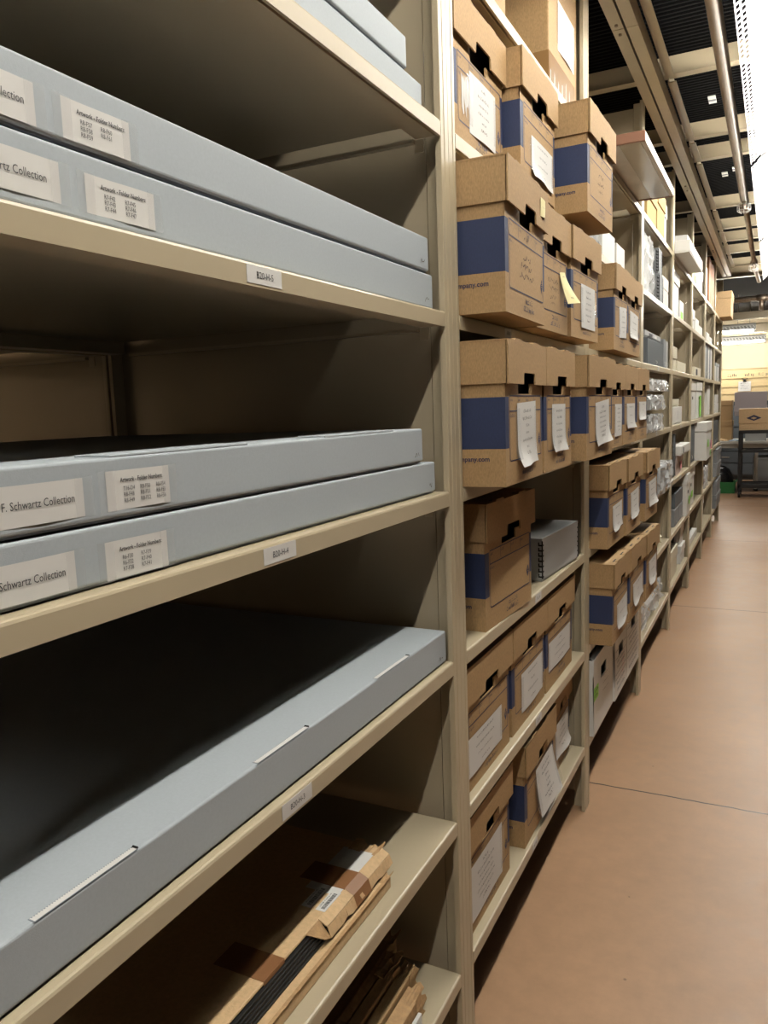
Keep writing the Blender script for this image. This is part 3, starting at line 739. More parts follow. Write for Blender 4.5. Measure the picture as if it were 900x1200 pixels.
# grey metal-edged document box beside the lone carton
def metal_edge_box(name, label, y0, y1, xf, z, h, d, m='greybox', yaw=0, group=None, teeth=True):
    hw = (y1-y0)/2
    t = thing(name, label, 'box', (xf, (y0+y1)/2, z+.0005), math.radians(yaw), group)
    b = MB(); b.box((-d+.003, -hw+.003, 0), (-.003, hw-.003, h-.004), m); b.build('tray', t, bevel=.0015)
    b = MB(); b.box((-d, -hw, .006), (0, hw, h), m); lid = b.build('lid', t, bevel=.002)
    if teeth:
        for s_ in (-1, 1):
            e = MB(); n = 7; st = (h-.02)/n
            for k in range(n):
                z0_ = .012+k*st
                e.box((-.012, s_*(hw+.0006)-.0005, z0_), (.0012, s_*(hw+.0006)+.0005, z0_+st*.30), 'black')
                e.box((-.0125, s_*(hw+.0006)-.0006, z0_), (-.009, s_*(hw+.0006)+.0006, z0_+st*.75), 'black')
                e.box((-.001, s_*hw-.010*(s_ > 0), z0_), (.0012, s_*hw+.010*(s_ < 0), z0_+st*.30), 'black')
            e.box((-.002, s_*(hw+.0008)-.001, .010), (.0016, s_*(hw+.0008)+.001, h-.008), 'black')
            e.build('metal_edge', lid)
    k = MB(); rr = random.Random(2)
    for v in (.085, .065, .045): scribble(k, lambda a, c, v=v: (.0006, a, v*h/.13+c), .06, .008, 'greybox', rr)
    k.build('faint_writing', t)
    return t
metal_edge_box('document_box', 'grey document box with black stitched metal corners, beside the lone brown carton', 2.175, 2.545, -.010, Z[2], .128, .27, yaw=-3)

# open white records cartons under the overhanging brown ones
def white_carton(label, y0, y1, xf, h, seed, open_top=False, sticker=False, red=False):
    rr = random.Random(seed); hw = (y1-y0)/2; d = .40; zt = h
    t = thing('white_carton', label, 'box', (xf, (y0+y1)/2, Z[0]+.0005), 0, 'white record cartons')
    b = MB()
    hy, z0_, z1_ = .05, h-.105, h-.06
    for y in (-hw, hw): b.face([(0, y, 0), (-d, y, 0), (-d, y, zt), (0, y, zt)], 'white')
    b.face([(-d, -hw, 0), (-d, hw, 0), (-d, hw, zt), (-d, -hw, zt)], 'white'); b.face([(0, -hw, 0), (0, hw, 0), (-d, hw, 0), (-d, -hw, 0)], 'white')
    yl = [-hw, -hy, hy, hw]; zl = [0, z0_, z1_, zt]
    for a in range(3):
        for c in range(3):
            if a == 1 and c == 1: continue
            b.face([(0, yl[a], zl[c]), (0, yl[a+1], zl[c]), (0, yl[a+1], zl[c+1]), (0, yl[a], zl[c+1])], 'white')
    b.build('carton_body', t, solid=.004, weld=True)
    F = lambda u, v: (.0007, u, v)
    if open_top:
        g = MB(); g.face([(-.002, -hw+.01, zt), (-.002, hw-.01, zt), (-.05, hw-.02, zt-.012), (-.045, -hw+.10, zt-.02)], 'white'); g.build('folded_flap', t, solid=.004)
        g = MB(); rg = random.Random(seed)
        H = [[rg.uniform(-.02, .025) for _ in range(13)] for _ in range(13)]
        g.grid(lambda a, c: (-.03-.33*a, -hw+.012+(2*hw-.024)*c, h-.012+H[int(a*12)][int(c*12)]*(.2+math.sin(PI*a)*math.sin(PI*c))), 12, 12, 'plastic'); g.build('plastic_liner', t)
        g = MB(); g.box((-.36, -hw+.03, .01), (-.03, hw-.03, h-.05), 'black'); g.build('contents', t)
    else:
        g = MB(); g.box((-d-.003, -hw-.002, zt), (.003, hw+.002, zt+.006), 'white'); g.build('lid', t)
        k = MB()
        for zz in (.3*h, .38*h, .62*h, .74*h): line(k, F, (-hw+.015, zz), (hw-.015, zz), .002, 'ink')
        for zz in (.1*h, .2*h, .46*h, .54*h): marks(k, lambda u, v, zz=zz: F(u, zz+v), hw*1.3, .012, 'ink', rr)
        if red:
            for e in range(4): marks(k, lambda u, v, e=e: F(hw*.4+u, .5*h-.02*e+v), .05, .010, 'rose', rr)
        k.build('printed_form', t)
    if sticker:
        s_ = MB(); s_.box((.0003, -hw+.003, h*.46), (.0010, -hw+.080, h*.63), 'lime'); st = s_.build('green_sticker', t)
        k = MB(); 
        for e in (0, 1): marks(k, lambda u, v, e=e: (.0014, -hw+.0415+u, h*.565-.018*e+v), .06, .011, 'type', rr)
        k.build('lettering', st)
        k = MB()
        for e in range(3): line(k, F, (-.02, h*(.62-.1*e)), (hw*.5, h*(.60-.1*e)), .0012, 'pencil')
        k.build('pencil_lines', t)
    return t
white_carton('open white carton with a green sticker and plastic liner on the lowest shelf', 2.735, 3.100, .012, .285, 3, open_top=True, sticker=True)
white_carton('white carton with red stamped marks, between the open one and the last white carton', 3.108, 3.378, .02, .27, 5, red=True)
white_carton('white carton with black printed form lines, farthest of the three white ones', 3.386, 3.725, .02, .30, 6)

# ------------------------------------------------------------------ things in the farther bays
def stickers(par, hw, h, lst, x=.0006):
    for (u, v, wd, hh, m) in lst:
        b = MB(); b.box((.0002, u-wd/2, v-hh/2), (x+.0006, u+wd/2, v+hh/2), m)
        b.build({'lime': 'green_sticker', 'rose': 'pink_sticker'}.get(m, 'paper_label'), par)
def case(name, label, y0, y1, xf, z, h, d, m, style='lidded', st=(), hole=False, group=None, cat='box', yaw=0):
    hw = (y1-y0)/2
    t = thing(name, label, cat, (xf, (y0+y1)/2, z+.0006), math.radians(yaw), group)
    if style == 'lidded':          # carton with a deep separate lid
        b = MB(); b.box((-d, -hw+.006, 0), (-.006, hw-.006, h-.01), m); b.build('carton_body', t, bevel=.002)
        b = MB(); b.box((-d-.002, -hw, h-.075 if h > .15 else h*.6), (0, hw, h), m); l = b.build('lid', t, bevel=.002)
        if hole:
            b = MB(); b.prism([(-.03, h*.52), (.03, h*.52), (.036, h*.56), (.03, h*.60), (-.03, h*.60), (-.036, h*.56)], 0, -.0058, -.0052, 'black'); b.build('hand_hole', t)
    elif style == 'case':          # upright document case: tray with a hinged front flap and a pull string
        b = MB(); b.box((-d, -hw, 0), (-.004, hw, h), m); b.build('case_body', t, bevel=.002)
        b = MB(); b.box((-.0038, -hw+.001, .004), (0, hw-.001, h-.001), m); b.box((-.05, -hw+.001, h+.0002), (0, hw-.001, h+.003), m); f = b.build('front_flap', t, bevel=.0012)
        b = MB(); b.tube([(.0, 0, h*.22), (.006, 0, h*.20), (.008, .004, h*.14), (.004, 0, h*.10)], .0012, 'white', 6); b.build('pull_string', f)
    else:                          # shallow box, lid over the full height
        b = MB(); b.box((-d+.003, -hw+.003, 0), (-.003, hw-.003, h-.004), m); b.build('tray', t)
        b = MB(); b.box((-d, -hw, min(.008, h*.2)), (0, hw, h), m); b.build('lid', t, bevel=.002)
    stickers(t, hw, h, st)
    return t
def crumple(fn, n, k, amp, seed):
    r_ = random.Random(seed); J = [[Vector((r_.uniform(-1, 1), r_.uniform(-1, 1), r_.uniform(-1, 1)))*amp for _ in range(k+1)] for _ in range(n+1)]
    return lambda a, c: Vector(fn(a, c)) + J[min(n, int(round(a*n)))][min(k, int(round(c*k)))]
def wrapped(name, label, y0, y1, xf, z, h, d, m, seed, amp=.010, cat='bundle'):
    """a box bundled in crinkled clear plastic"""
    hw = (y1-y0)/2; t = thing(name, label, cat, (xf, (y0+y1)/2, z+.0006))
    b = MB(); b.box((-d, -hw+.014, 0.002), (-.016, hw-.014, h-.014), m); b.build('wrapped_box', t, bevel=.003)
    b = MB(); sk = MB()
    def loop(a, c):       # film running up the front, over the top and down the back
        y = -hw+2*hw*c; p = a*(h*2+d)
        if p < h: return (0, y, p)
        if p < h+d: return (-(p-h), y, h)
        return (-d, y, max(0.0, h-(p-h-d)))
    f = crumple(loop, 22, 16, amp, seed)
    def g(a, c):
        v = f(a, c); v.z = max(v.z, .0008); return v
    b.grid(g, 22, 16, 'plastic'); o = b.build('plastic_wrap', t)
    f2 = crumple(lambda a, c: (-d*a, -hw, h*c), 8, 6, amp*.6, seed+1)
    for sg in (-1, 1):
        q = MB(); q.grid(lambda a, c: (f2(a, c).x, f2(a, c).y*sg*-1*-1 if sg < 0 else -f2(a, c).y, max(.0008, f2(a, c).z)), 8, 6, 'plastic'); q.build('plastic_end', t)
    return t
# bay of overhanging cartons: things behind them and the panel above
t = thing('framed_panel', 'wide flat framed panel jutting over the aisle from the topmost shelf', 'panel', (.150, 3.33, Z[6]+.0006))
b = MB(); b.box((-.62, -.408, .004), (-.016, .408, .030), 'tray'); b.build('panel_sheet', t)
for nm, A, B, m in (('frame_rail', (-.016, -.41, 0), (0, .41, .034), 'tray'), ('frame_rail', (-.62, -.424, 0), (0, -.41, .034), 'red'), ('frame_rail', (-.62, .41, 0), (0, .424, .034), 'red'), ('frame_rail', (-.636, -.41, 0), (-.62, .41, .034), 'tray')):
    b = MB(); b.box(A, B, m); b.build(nm, t, bevel=.0015)
b = MB(); b.box((-.09, -.408, .0015), (-.017, .408, .0045), 'paint_in'); b.build('backing_strip', t)
wrapped('plastic_bundle', 'white plastic-wrapped bundle behind the jutting carton, beside two small white boxes', 2.745, 3.03, -.03, Z[5], .14, .3, 'white', 41)
case('small_box', 'small white box behind the eye-level cartons, nearer of the pair', 3.05, 3.30, -.02, Z[5], .115, .3, 'white', 'flat')
case('small_box', 'small white box behind the eye-level cartons, farther of the pair', 3.315, 3.50, -.015, Z[5], .10, .3, 'white', 'flat')
# plastic-wrapped bay
case('pale_carton', 'pale yellow carton on the topmost shelf, nearer of the two under the jutting panel', 4.06, 4.39, 0, Z[6], .17, .4, 'kraft4', 'lidded')
case('pale_carton', 'pale yellow carton on the topmost shelf, farther of the two under the jutting panel', 4.42, 4.73, .0, Z[6], .215, .4, 'kraft4', 'lidded')
case('white_box', 'bright white box beside the pale yellow cartons on the topmost shelf', 4.75, 5.05, -.03, Z[6], .25, .4, 'white', 'lidded')
wrapped('plastic_bundle', 'tall roll draped in clear plastic, hanging beside the grey metal-edged boxes', 4.03, 4.40, -.02, Z[5], .29, .25, 'white', 42)
metal_edge_box('metal_edged_box', 'grey metal-edged box stacked on another, upper of the two past the draped roll', 4.60, 4.745, -.02, Z[5]+.157, .135, .40, m='mid')
metal_edge_box('metal_edged_box', 'grey metal-edged box under another, lower of the two past the draped roll', 4.60, 4.755, -.015, Z[5], .155, .40, m='mid')
for k, (y, zz, hh, lb) in enumerate(((4.77, 0, .095, 'lower left'), (4.915, 0, .095, 'lower right'), (4.77, .097, .075, 'upper left'), (4.915, .097, .075, 'upper right'))):
    case('small_box', '%s of four small white boxes beside the grey metal-edged boxes' % lb, y, y+.14, -.02, Z[5]+zz, hh, .3, 'white', 'flat', group='four small white boxes')
case('document_case', 'wide slate grey box behind the shelf upright at eye level', 4.22, 4.84, -.02, Z[4], .135, .30, 'darkgrey', 'case', cat='box')
case('document_case', 'slim grey case right beside the wide slate box', 4.855, 4.955, -.02, Z[4], .165, .30, 'mid', 'case')
case('document_case', 'slim lighter grey case, second beside the wide slate box', 4.965, 5.065, -.02, Z[4], .16, .30, 'greybox', 'case')
case('flat_box', 'thin pale grey box lying on the wide slate box', 4.20, 4.80, -.03, Z[4]+.140, .034, .25, 'greybox', 'flat', st=((-.1, .018, .12, .016, 'type'), (.08, .018, .1, .016, 'paper')))
wrapped('plastic_bundle', 'plastic-wrapped grey box, lower of the stack on the middle shelf past the cartons', 4.0, 4.53, .02, Z[3], .09, .3, 'greybox', 43)
wrapped('plastic_bundle', 'plastic-wrapped grey box, upper of the stack on the middle shelf past the cartons', 4.0, 4.56, .025, Z[3]+.112, .075, .3, 'greybox', 44)
wrapped('plastic_roll', 'shiny crumpled plastic roll topping the wrapped boxes on the middle shelf', 4.02, 4.72, .02, Z[3]+.210, .055, .22, 'white', 45, .014)
wrapped('plastic_bundle', 'grey box in glinting plastic beyond the three overhanging cartons', 4.10, 4.90, .03, Z[2], .15, .34, 'mid', 46, .016)
b = MB(); b.grid(crumple(lambda a, c: (-.22*a, .27*c, .035+.03*math.sin(PI*a)*math.sin(PI*c)), 9, 9, .022, 47), 9, 9, 'cream')
mn = min(v[2] for v in b.v); b.v = [(x, y, z_-mn) for x, y, z_ in b.v]
o = b.build('crumpled_paper', solid=.001); o.location = (-.03, 4.68, Z[1]+.0012); tag(o, 'crumpled cream paper beside the stacked cartons on the second lowest shelf', 'paper')
wrapped('plastic_bundle', 'brown box in silvery plastic on the lowest shelf beyond the white cartons', 4.05, 4.93, -.025, Z[0], .12, .32, 'kraft2', 48, .016)
# bay with the long white box
case('flat_box', 'long flat white box jutting from the topmost shelf with its grey underside showing', 5.165, 6.05, .088, Z[6], .072, .55, 'white', 'flat')
case('white_box', 'small white box on top of the long jutting white box', 5.60, 5.95, .03, Z[6]+.074, .11, .3, 'white', 'flat')
case('document_case', 'tall white case below the long jutting white box', 5.30, 5.66, -.02, Z[5], .28, .30, 'white', 'lidded')
case('small_box', 'short white box with a lime sticker next to the tall white case', 5.69, 5.93, -.02, Z[5], .13, .3, 'white', 'flat', st=((.0, .035, .14, .05, 'lime'),))
case('document_case', 'cream upright box at eye level, left of the low cream box', 5.24, 5.56, -.02, Z[4], .155, .3, 'cream', 'lidded')
case('small_box', 'low cream box at eye level, right of the upright cream one', 5.59, 6.12, -.02, Z[4], .072, .3, 'cream', 'flat')
case('white_box', 'white box carrying a yellowish one on the middle shelf', 5.32, 5.90, -.02, Z[3], .115, .3, 'white', 'flat', st=((.02, .06, .13, .06, 'paper'),))
case('small_box', 'yellowish lidded box resting on a white box on the middle shelf', 5.36, 5.80, -.03, Z[3]+.117, .05, .25, 'cream', 'flat')
metal_edge_box('metal_edged_box', 'tall slate box with black stitched edges, beside the white and pink boxes', 5.38, 5.52, -.02, Z[2], .285, .30, m='darkgrey')
case('small_box', 'pale pink box under a white one', 5.55, 5.93, -.01, Z[2], .135, .3, 'pink', 'lidded', st=((.05, .06, .08, .05, 'rose'),))
case('flat_box', 'white box resting on the pale pink box', 5.53, 6.10, .02, Z[2]+.138, .062, .32, 'white', 'flat', st=((-.17, .03, .05, .04, 'type'),))
case('document_case', 'mid grey box, left of the pair under the dark grey flat box', 5.52, 5.78, -.02, Z[1], .115, .3, 'mid', 'case')
case('document_case', 'mid grey box, right of the pair under the dark grey flat box', 5.79, 6.05, -.02, Z[1], .115, .3, 'mid', 'case')
case('flat_box', 'dark grey flat box lying across two mid grey boxes', 5.56, 6.03, -.02, Z[1]+.121, .105, .32, 'darkgrey', 'flat')
case('white_box', 'tall white lidded box with a lime sticker, beside the dark grey flat box', 6.07, 6.285, .01, Z[1], .31, .36, 'white', 'lidded', ((.03, .11, .07, .06, 'lime'),), True)
case('document_case', 'cream box on the lowest shelf, left of the black case', 5.36, 5.76, -.02, Z[0], .20, .3, 'cream', 'lidded')
case('document_case', 'black upright case on the lowest shelf between the cream and white boxes', 5.80, 5.95, -.05, Z[0], .285, .3, 'darkgrey', 'case')
case('small_box', 'lower white box of the pair on the lowest shelf, right of the black case', 6.0, 6.28, -.02, Z[0], .135, .3, 'white', 'lidded')
case('small_box', 'upper white box of the pair on the lowest shelf, right of the black case', 6.04, 6.27, -.03, Z[0]+.137, .135, .3, 'white', 'lidded')
# bay of tall white boxes
case('white_box', 'tall white box with lime sticker on the topmost shelf beyond the long jutting box', 6.42, 6.80, -.02, Z[6], .16, .3, 'white', 'lidded', ((.03, .06, .16, .06, 'lime'),))
case('document_case', 'grey case on the topmost shelf between two white boxes', 6.83, 7.08, -.02, Z[6], .15, .3, 'greybox', 'case')
case('white_box', 'white box on the topmost shelf, right of the grey case', 7.10, 7.50, -.02, Z[6], .20, .3, 'white', 'lidded')
case('white_box', 'tallest of the stepped white boxes, second shelf from the top', 6.43, 6.78, -.02, Z[5], .16, .3, 'white', 'lidded')
case('white_box', 'middle of the stepped white boxes, second shelf from the top', 6.80, 7.14, -.02, Z[5], .115, .3, 'white', 'flat')
case('white_box', 'lowest of the stepped white boxes, second shelf from the top', 7.16, 7.50, -.02, Z[5], .08, .3, 'white', 'flat')
case('document_case', 'slim white upright case at eye level beside the small cream box', 6.42, 6.60, -.04, Z[4], .25, .3, 'white', 'case')
case('small_box', 'small cream box with a dark label at eye level, alone', 6.82, 7.40, -.02, Z[4], .075, .3, 'cream', 'flat', st=((-.1, .035, .14, .05, 'type'),))
case('white_box', 'tall white lidded box on the middle shelf, left of the green-stickered one', 6.45, 6.95, -.015, Z[3], .305, .38, 'white', 'lidded', hole=True)
case('white_box', 'tall white lidded box with a long green sticker on the middle shelf', 6.98, 7.48, -.01, Z[3], .305, .38, 'white', 'lidded', ((.05, .10, .16, .18, 'lime'),), True)
case('document_case', 'slate upright case left of the white box with green and pink dots', 6.43, 6.92, -.02, Z[2], .295, .34, 'darkgrey', 'case')
case('white_box', 'big white lidded box with green and pink dots, jutting into the aisle', 6.96, 7.48, .075, Z[2], .315, .42, 'white', 'lidded', ((-.16, .14, .1, .06, 'lime'), (.17, .11, .1, .08, 'rose'), (.08, .05, .06, .05, 'lime')))
case('white_box', 'white box with a dark hand hole below the jutting dotted box', 6.42, 6.95, -.015, Z[1], .31, .36, 'white', 'lidded', ((.02, .10, .12, .05, 'lime'),), True)
case('flat_box', 'flat white box alone on the lowest shelf', 6.50, 7.40, -.03, Z[0], .06, .4, 'white', 'flat')
# bay with upright boards
for k, (y, w_, h_) in enumerate(((8.02, .21, .42), (8.25, .2, .40), (8.47, .22, .43))):
    b = MB(); b.box((-.42, 0, 0), (-.01, w_, h_), 'wood'); b.box((-.012, w_*.45, .02), (-.0095, w_*.55, h_-.02), 'red')
    o = b.build('wooden_board', bevel=.003); o.location = (0, y, Z[6]+.0006)
    tag(o, '%s orange-brown board standing upright on the topmost shelf' % ('nearest', 'middle', 'farthest')[k], 'board', 'upright orange-brown boards')
case('document_case', 'white case left of the orange-brown boards', 7.64, 7.95, -.02, Z[6], .30, .3, 'white', 'case')
case('white_box', 'white box on the second shelf from the top, under the orange-brown boards', 7.95, 8.30, -.02, Z[5], .085, .3, 'white', 'flat')
case('white_box', 'thinner white box under the orange-brown boards, farther along', 8.33, 8.68, -.02, Z[5], .065, .3, 'white', 'flat')
for k, m in enumerate(('greybox', 'darkgrey', 'white', 'mid', 'white')):
    case('document_case', '%s upright case of the row of five at eye level' % ('first, pale grey', 'second, slate', 'third, white', 'fourth, mid grey', 'fifth, white')[k], 7.86+.17*k, 8.02+.17*k, -.02, Z[4], .31, .3, m, 'case', group='row of five upright cases')
case('document_case', 'white upright case on the middle shelf under the row of five cases', 8.40, 8.66, -.03, Z[3], .29, .3, 'white', 'case')
case('document_case', 'mid grey case on the shelf under the middle one, beyond the dotted white box', 7.80, 8.05, -.02, Z[2], .30, .3, 'mid', 'case')
wrapped('plastic_bundle', 'pinkish plastic-wrapped bundle on the second lowest shelf, near the far end', 7.98, 8.40, -.02, Z[1], .20, .3, 'pink', 49)
case('white_box', 'white upright box on the lowest shelf near the far end', 7.64, 8.0, -.02, Z[0], .29, .3, 'white', 'lidded')
# last bay
case('pale_carton', 'light brown carton jutting from the top of the farthest bay', 9.44, 9.94, .118, Z[6], .27, .5, 'kraft2', 'lidded')
for k, m in enumerate(('white', 'greybox', 'white', 'greybox')):
    case('document_case', '%s of four pale upright cases in the farthest bay at eye level' % ('nearest', 'second', 'third', 'farthest')[k], 9.2+.18*k, 9.37+.18*k, -.02, Z[4], .16+.04*(k % 2), .3, m, 'case', group='four pale cases in the farthest bay')
case('white_box', 'white box in the farthest bay on the middle shelf, lower of two', 9.3, 9.85, -.02, Z[3], .11, .3, 'white', 'flat')
case('white_box', 'white box in the farthest bay on the middle shelf, upper of two', 9.35, 9.8, -.02, Z[3]+.112, .09, .3, 'white', 'flat')
for k in range(4):
    case('document_case', '%s of four dark cases in the farthest bay' % ('nearest', 'second', 'third', 'farthest')[k], 9.1+.2*k, 9.29+.2*k, -.02, Z[2], .26, .3, 'darkgrey', 'case', group='four dark cases in the farthest bay')
for zz, nm in ((Z[1], 'second lowest'), (Z[0], 'lowest')):
    case('grey_box', 'lower mid grey box on the %s shelf of the farthest bay' % nm, 9.2, 9.9, .02, zz, .15, .36, 'mid', 'lidded')
    case('grey_box', 'upper mid grey box on the %s shelf of the farthest bay' % nm, 9.2, 9.9, .02, zz+.152, .15, .36, 'mid', 'lidded')

# ------------------------------------------------------------------ work area beyond the shelving
for k, (y, z0_, z1_, lab) in enumerate(((13.0, 2.60, 2.70, 'nearest cream beam crossing above the glowing fixtures'), (14.05, 2.47, 2.62, 'middle deep cream beam crossing behind the glowing fixtures'), (15.2, 2.36, 2.45, 'farthest cream beam, just above the lit far wall'))):
    b = MB(); b.prism([(y-.06, z0_), (y+.06, z0_), (y+.06, z0_+.012), (y+.01, z0_+.012), (y+.01, z1_-.012), (y+.06, z1_-.012), (y+.06, z1_), (y-.06, z1_), (y-.06, z1_-.012), (y-.01, z1_-.012), (y-.01, z0_+.012), (y-.06, z0_+.012)], 0, -3.1, 3.1, 'paint')
    tag(b.build('cross_beam'), lab, 'beam')
t = thing('flat_file_cabinet', 'flat drawer cabinet darkened for shade below the table, under the stacked pine crates', 'cabinet', (.3, 15.5, 0))
b = MB(); b.box((-1.0, -.35, .06), (1.0, .45, 1.38), 'darkgrey'); b.box((-.96, -.31, 0), (.96, .41, .06), 'darkgrey'); b.build('cabinet_body', t, bevel=.004)  # body and drawers coloured dark to give the shade under the table
for k in range(6):
    b = MB(); b.box((-.97, -.372, .09+k*.212), (.97, -.351, .285+k*.212), 'darkgrey'); dr = b.build('drawer', t, bevel=.003)
    for sx in (-.5, .5):
        b = MB(); b.tube([(sx-.06, -.372, .19+k*.212), (sx-.05, -.392, .19+k*.212), (sx+.05, -.392, .19+k*.212), (sx+.06, -.372, .19+k*.212)], .005, 'steel', 8); b.build('handle', dr)
zc = 1.381
for k, (h_, x0_, x1_) in enumerate(((.14, -.95, 1.25), (.12, -.90, 1.3), (.15, -.98, 1.2), (.16, -.9, 1.22))):
    t = thing('flat_crate', '%s long flat pine crate of the four stacked by the far wall' % ('bottom', 'second lowest', 'second highest', 'top')[k], 'crate', (.3, 15.5, zc), 0, 'four flat pine crates')
    b = MB(); b.box((x0_-.3, -.33, .012), (x1_-.3, .35, h_-.012), 'crate'); b.build('crate_body', t, bevel=.003)
    for zz in ((0, .012), (h_-.012, h_-.001)):
        b = MB(); b.box((x0_-.31, -.345, zz[0]), (x1_-.29, .36, zz[1]), 'crate'); b.build('crate_panel', t, bevel=.002)
    if k == 3:
        b = MB(); rr = random.Random(5)
        for u in (-.42, -.14, .08): marks(b, lambda a, c, u=u: (u+a, -.3312, .025+c), .16, .05, 'type', rr)
        b.build('stencilled_marks', t)
    zc += h_
t = thing('clipped_sheet', 'white sheet hung by a black clip in front of the pine crates', 'sheet', (.08, 15.142, 1.555))
b = MB(); b.grid(lambda a, c: (-.10+.2*a, .004*math.sin(5*a), .17*c), 6, 4, 'paper'); o = b.build('sheet', t)
b = MB(); rr = random.Random(6)
for v in (.13, .10, .07, .04): marks(b, lambda a, c, v=v: (a, -.006, v+c), .13, .012, 'type', rr)
b.build('lettering', o)
b = MB(); b.prism([(-.03, .165), (.03, .165), (.012, .20), (.05, .215), (.045, .225), (0, .207), (-.045, .225), (-.05, .215), (-.012, .20)], 1, -.012, .012, 'black'); b.build('clip', t)
# work table
t = thing('work_table', 'white laminate work table behind the black cart', 'table', (.1, 13.75, 0))
b = MB(); b.box((-1.35, -.5, .735), (1.3, .5, .775), 'table'); b.build('tabletop', t, bevel=.004)
b = MB(); b.box((-1.28, -.44, .67), (1.22, -.42, .735), 'table'); b.build('apron', t)
for x, y in ((-1.25, -.42), (-.1+.33, -.42), (1.18, -.42), (-1.25, .42), (1.18, .42)):
    b = MB(); b.tube([(x, y, .03), (x, y, .735)], .025, 'table', 14); lg = b.build('leg', t, smooth=False)
    b = MB(); b.tube([(x, y, 0), (x, y, .03)], .03, 'black', 14); b.build('foot', lg)
# black cart
t = thing('utility_cart', 'black steel utility cart with shelves and casters, carrying a brown carton', 'cart', (.50, 12.62, 0))
for sx in (-1, 1):
    for sy in (-1, 1):
        b = MB(); b.box((sx*.37-.024, sy*.22-.024, .10), (sx*.37+.024, sy*.22+.024, .955), 'cart'); lg = b.build('leg', t, bevel=.004)
        b = MB(); b.tube([(sx*.37-.016, sy*.22, .05), (sx*.37+.016, sy*.22, .05)], .05, 'black', 18); b.tube([(sx*.37, sy*.22, .05), (sx*.37, sy*.22, .10)], .012, 'steel', 8); b.build('caster', lg)
for nm, z0_, z1_ in (('top_shelf', .93, .978), ('middle_shelf', .655, .695), ('bottom_shelf', .14, .20)):
    b = MB(); b.box((-.394, -.244, z0_), (.394, .244, z1_-.018), 'cart')
    b.prism([(-.394, -.244), (.394, -.244), (.394, -.232), (-.394, -.232)], 2, z1_-.018, z1_, 'cart'); b.prism([(-.394, .232), (.394, .232), (.394, .244), (-.394, .244)], 2, z1_-.018, z1_, 'cart')
    b.build(nm, t, bevel=.003)
t = thing('records_box', 'brown carton with a dark diamond emblem on top of the black cart', 'box', (.36, 12.55, .961))
b = MB(); b.box((-.25, -.14, 0), (.25, .16, .20), 'kraft2'); b.build('carton_body', t, bevel=.004)
b = MB(); b.box((-.255, -.146, .205-.09), (.255, .166, .325-.0), 'kraft2'); l = b.build('lid', t, bevel=.004)
b = MB(); y = -.1472
b.face([(-.16, y, .19), (-.06, y, .15), (.04, y, .19), (-.06, y, .235)], 'ink'); b.face([(-.10, y-.0006, .19), (-.06, y-.0006, .172), (-.02, y-.0006, .19), (-.06, y-.0006, .206)], 'kraft2'); b.build('diamond_emblem', l)
def plain(name, label, A, B, m, cat='box', lidh=.08, bev=.004, emb=False):
    t = thing(name, label, cat, ((A[0]+B[0])/2, (A[1]+B[1])/2, A[2]))
    hx, hy, h = (B[0]-A[0])/2, (B[1]-A[1])/2, B[2]-A[2]
    b = MB(); b.box((-hx+.005, -hy+.005, 0), (hx-.005, hy-.005, h-.01), m); b.build('carton_body', t, bevel=bev)
    b = MB(); b.box((-hx, -hy, h-lidh), (hx, hy, h), m); b.build('lid', t, bevel=bev)
    return t
plain('support_box', 'grey box on the work table carrying the mauve box', (.16, 13.35, .7755), (.46, 13.75, 1.165), 'greybox')
t = plain('mauve_box', 'mauve-grey box with notched lid standing behind the brown carton', (.0, 13.35, 1.166), (.46, 13.75, 1.53), 'lav', lidh=.30)
for sx in (-1, 1):
    b = MB(); b.box((sx*.2305-.006, -.205, .16), (sx*.2305+.006, -.15, .22), 'darkgrey'); b.build('lid_notch', t)
plain('brown_box', 'plain brown box on the table at the shelf end, lower of two', (-.45, 13.55, .7755), (-.03, 14.0, 1.09), 'kraft')
plain('brown_box', 'plain brown box with pale tape on the table, upper of two', (-.43, 13.6, 1.091), (-.04, 14.0, 1.41), 'kraft')
b = MB(); b.grid(crumple(lambda a, c: (.2*a, .12*c, .02+.03*math.sin(PI*a)*math.sin(PI*c)), 8, 6, .010, 50), 8, 6, 'kraft2')
mn = min(v[2] for v in b.v); b.v = [(x, y_, z_-mn) for x, y_, z_ in b.v]
o = b.build('crumpled_paper', solid=.001); o.location = (-.28, 13.32, .7765); tag(o, 'crumpled brown paper on the table edge by the brown boxes', 'paper')
b = MB(); b.grid(crumple(lambda a, c: (.16*a, .14*c, .012+.02*math.sin(PI*a)*math.sin(PI*c)), 7, 6, .006, 51), 7, 6, 'bluecloth')
mn = min(v[2] for v in b.v); b.v = [(x, y_, z_-mn) for x, y_, z_ in b.v]
o = b.build('folded_cloth', solid=.004); o.location = (-.06, 13.27, .7795); tag(o, 'pale blue cloth lying on the near table edge', 'cloth')
t = thing('green_bin', 'shallow green plastic bin on the floor under the table', 'bin', (-.18, 13.1, 0))
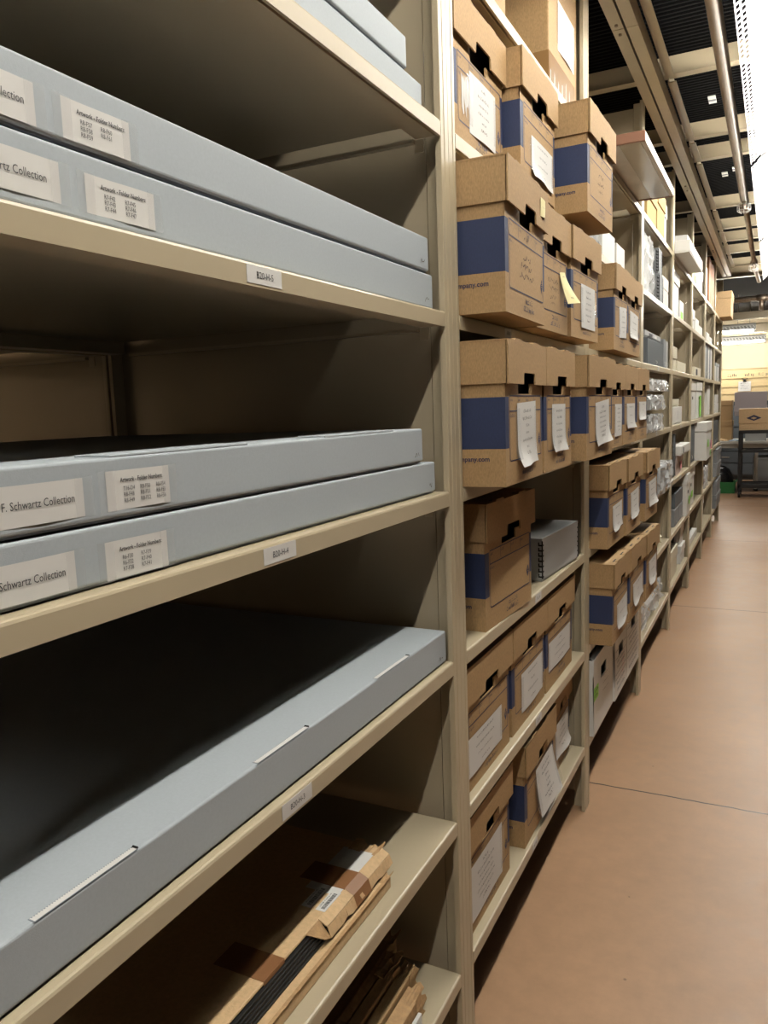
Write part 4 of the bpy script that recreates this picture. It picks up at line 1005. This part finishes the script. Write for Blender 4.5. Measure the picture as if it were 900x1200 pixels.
b = MB(); w_ = .24; b.prism([(-w_+.02, 0), (w_-.02, 0), (w_, .17), (w_+.015, .17), (w_+.015, .185), (w_-.012, .185), (w_-.03, .012), (-w_+.03, .012), (-w_+.012, .185), (-w_-.015, .185), (-w_-.015, .17), (-w_, .17)], 1, -.17, .17, 'green')
b.box((-w_+.01, -.175, 0), (w_-.01, -.165, .17), 'green'); b.box((-w_+.01, .165, 0), (w_-.01, .175, .17), 'green'); b.build('bin_body', t)
b = MB(); b.box((-.10, -.1765, .06), (.02, -.1752, .12), 'white'); b.build('white_label', t)
b = MB()
b.grid(crumple(lambda a, c: (.20*math.cos(2*PI*a)*math.sin(PI*(.08+.9*c)), .14*math.sin(2*PI*a)*math.sin(PI*(.08+.9*c)), .20-.19*math.cos(PI*c)), 16, 8, .012, 52), 16, 8, 'bag')
mn = min(v[2] for v in b.v); b.v = [(x, y_, z_-mn) for x, y_, z_ in b.v]
o = b.build('rubbish_bag', smooth=True); o.location = (-.18, 13.1, .022); tag(o, 'black plastic bag bulging out of the green bin', 'bag')
t = plain('storage_tub', 'pale grey lidded tub on the floor under the table, behind the cart', (.28, 13.45, 0), (.95, 13.95, .52), 'greybox', 'tub', .05, .012)

# ------------------------------------------------------------------ world, camera
w = bpy.data.worlds.new('room air'); S.world = w; w.use_nodes = True
w.node_tree.nodes['Background'].inputs[0].default_value = (.9, .8, .65, 1); w.node_tree.nodes['Background'].inputs[1].default_value = .004
cam = bpy.data.cameras.new('camera'); co = bpy.data.objects.new('camera', cam); COL.objects.link(co)
cam.sensor_fit = 'HORIZONTAL'; cam.sensor_width = 36; cam.lens = 36*910.77/900; cam.clip_start = .02
rt, up, fw = (.89431075, .4460368, -.03548894), (-.02653877, .13205067, .99088764), (-.44665869, .88521963, -.12993161)
mw = Matrix(((rt[0], up[0], -fw[0], .5705), (rt[1], up[1], -fw[1], 0), (rt[2], up[2], -fw[2], 1.4513), (0, 0, 0, 1)))
co.matrix_world = mw; S.camera = co
S.view_settings.view_transform = 'Standard'; S.view_settings.look = 'None'; S.view_settings.gamma = 1
S.view_settings.use_curve_mapping = False; S.view_settings.exposure = 0
S.cycles.max_bounces = 10; S.cycles.diffuse_bounces = 1; S.cycles.transparent_max_bounces = 12
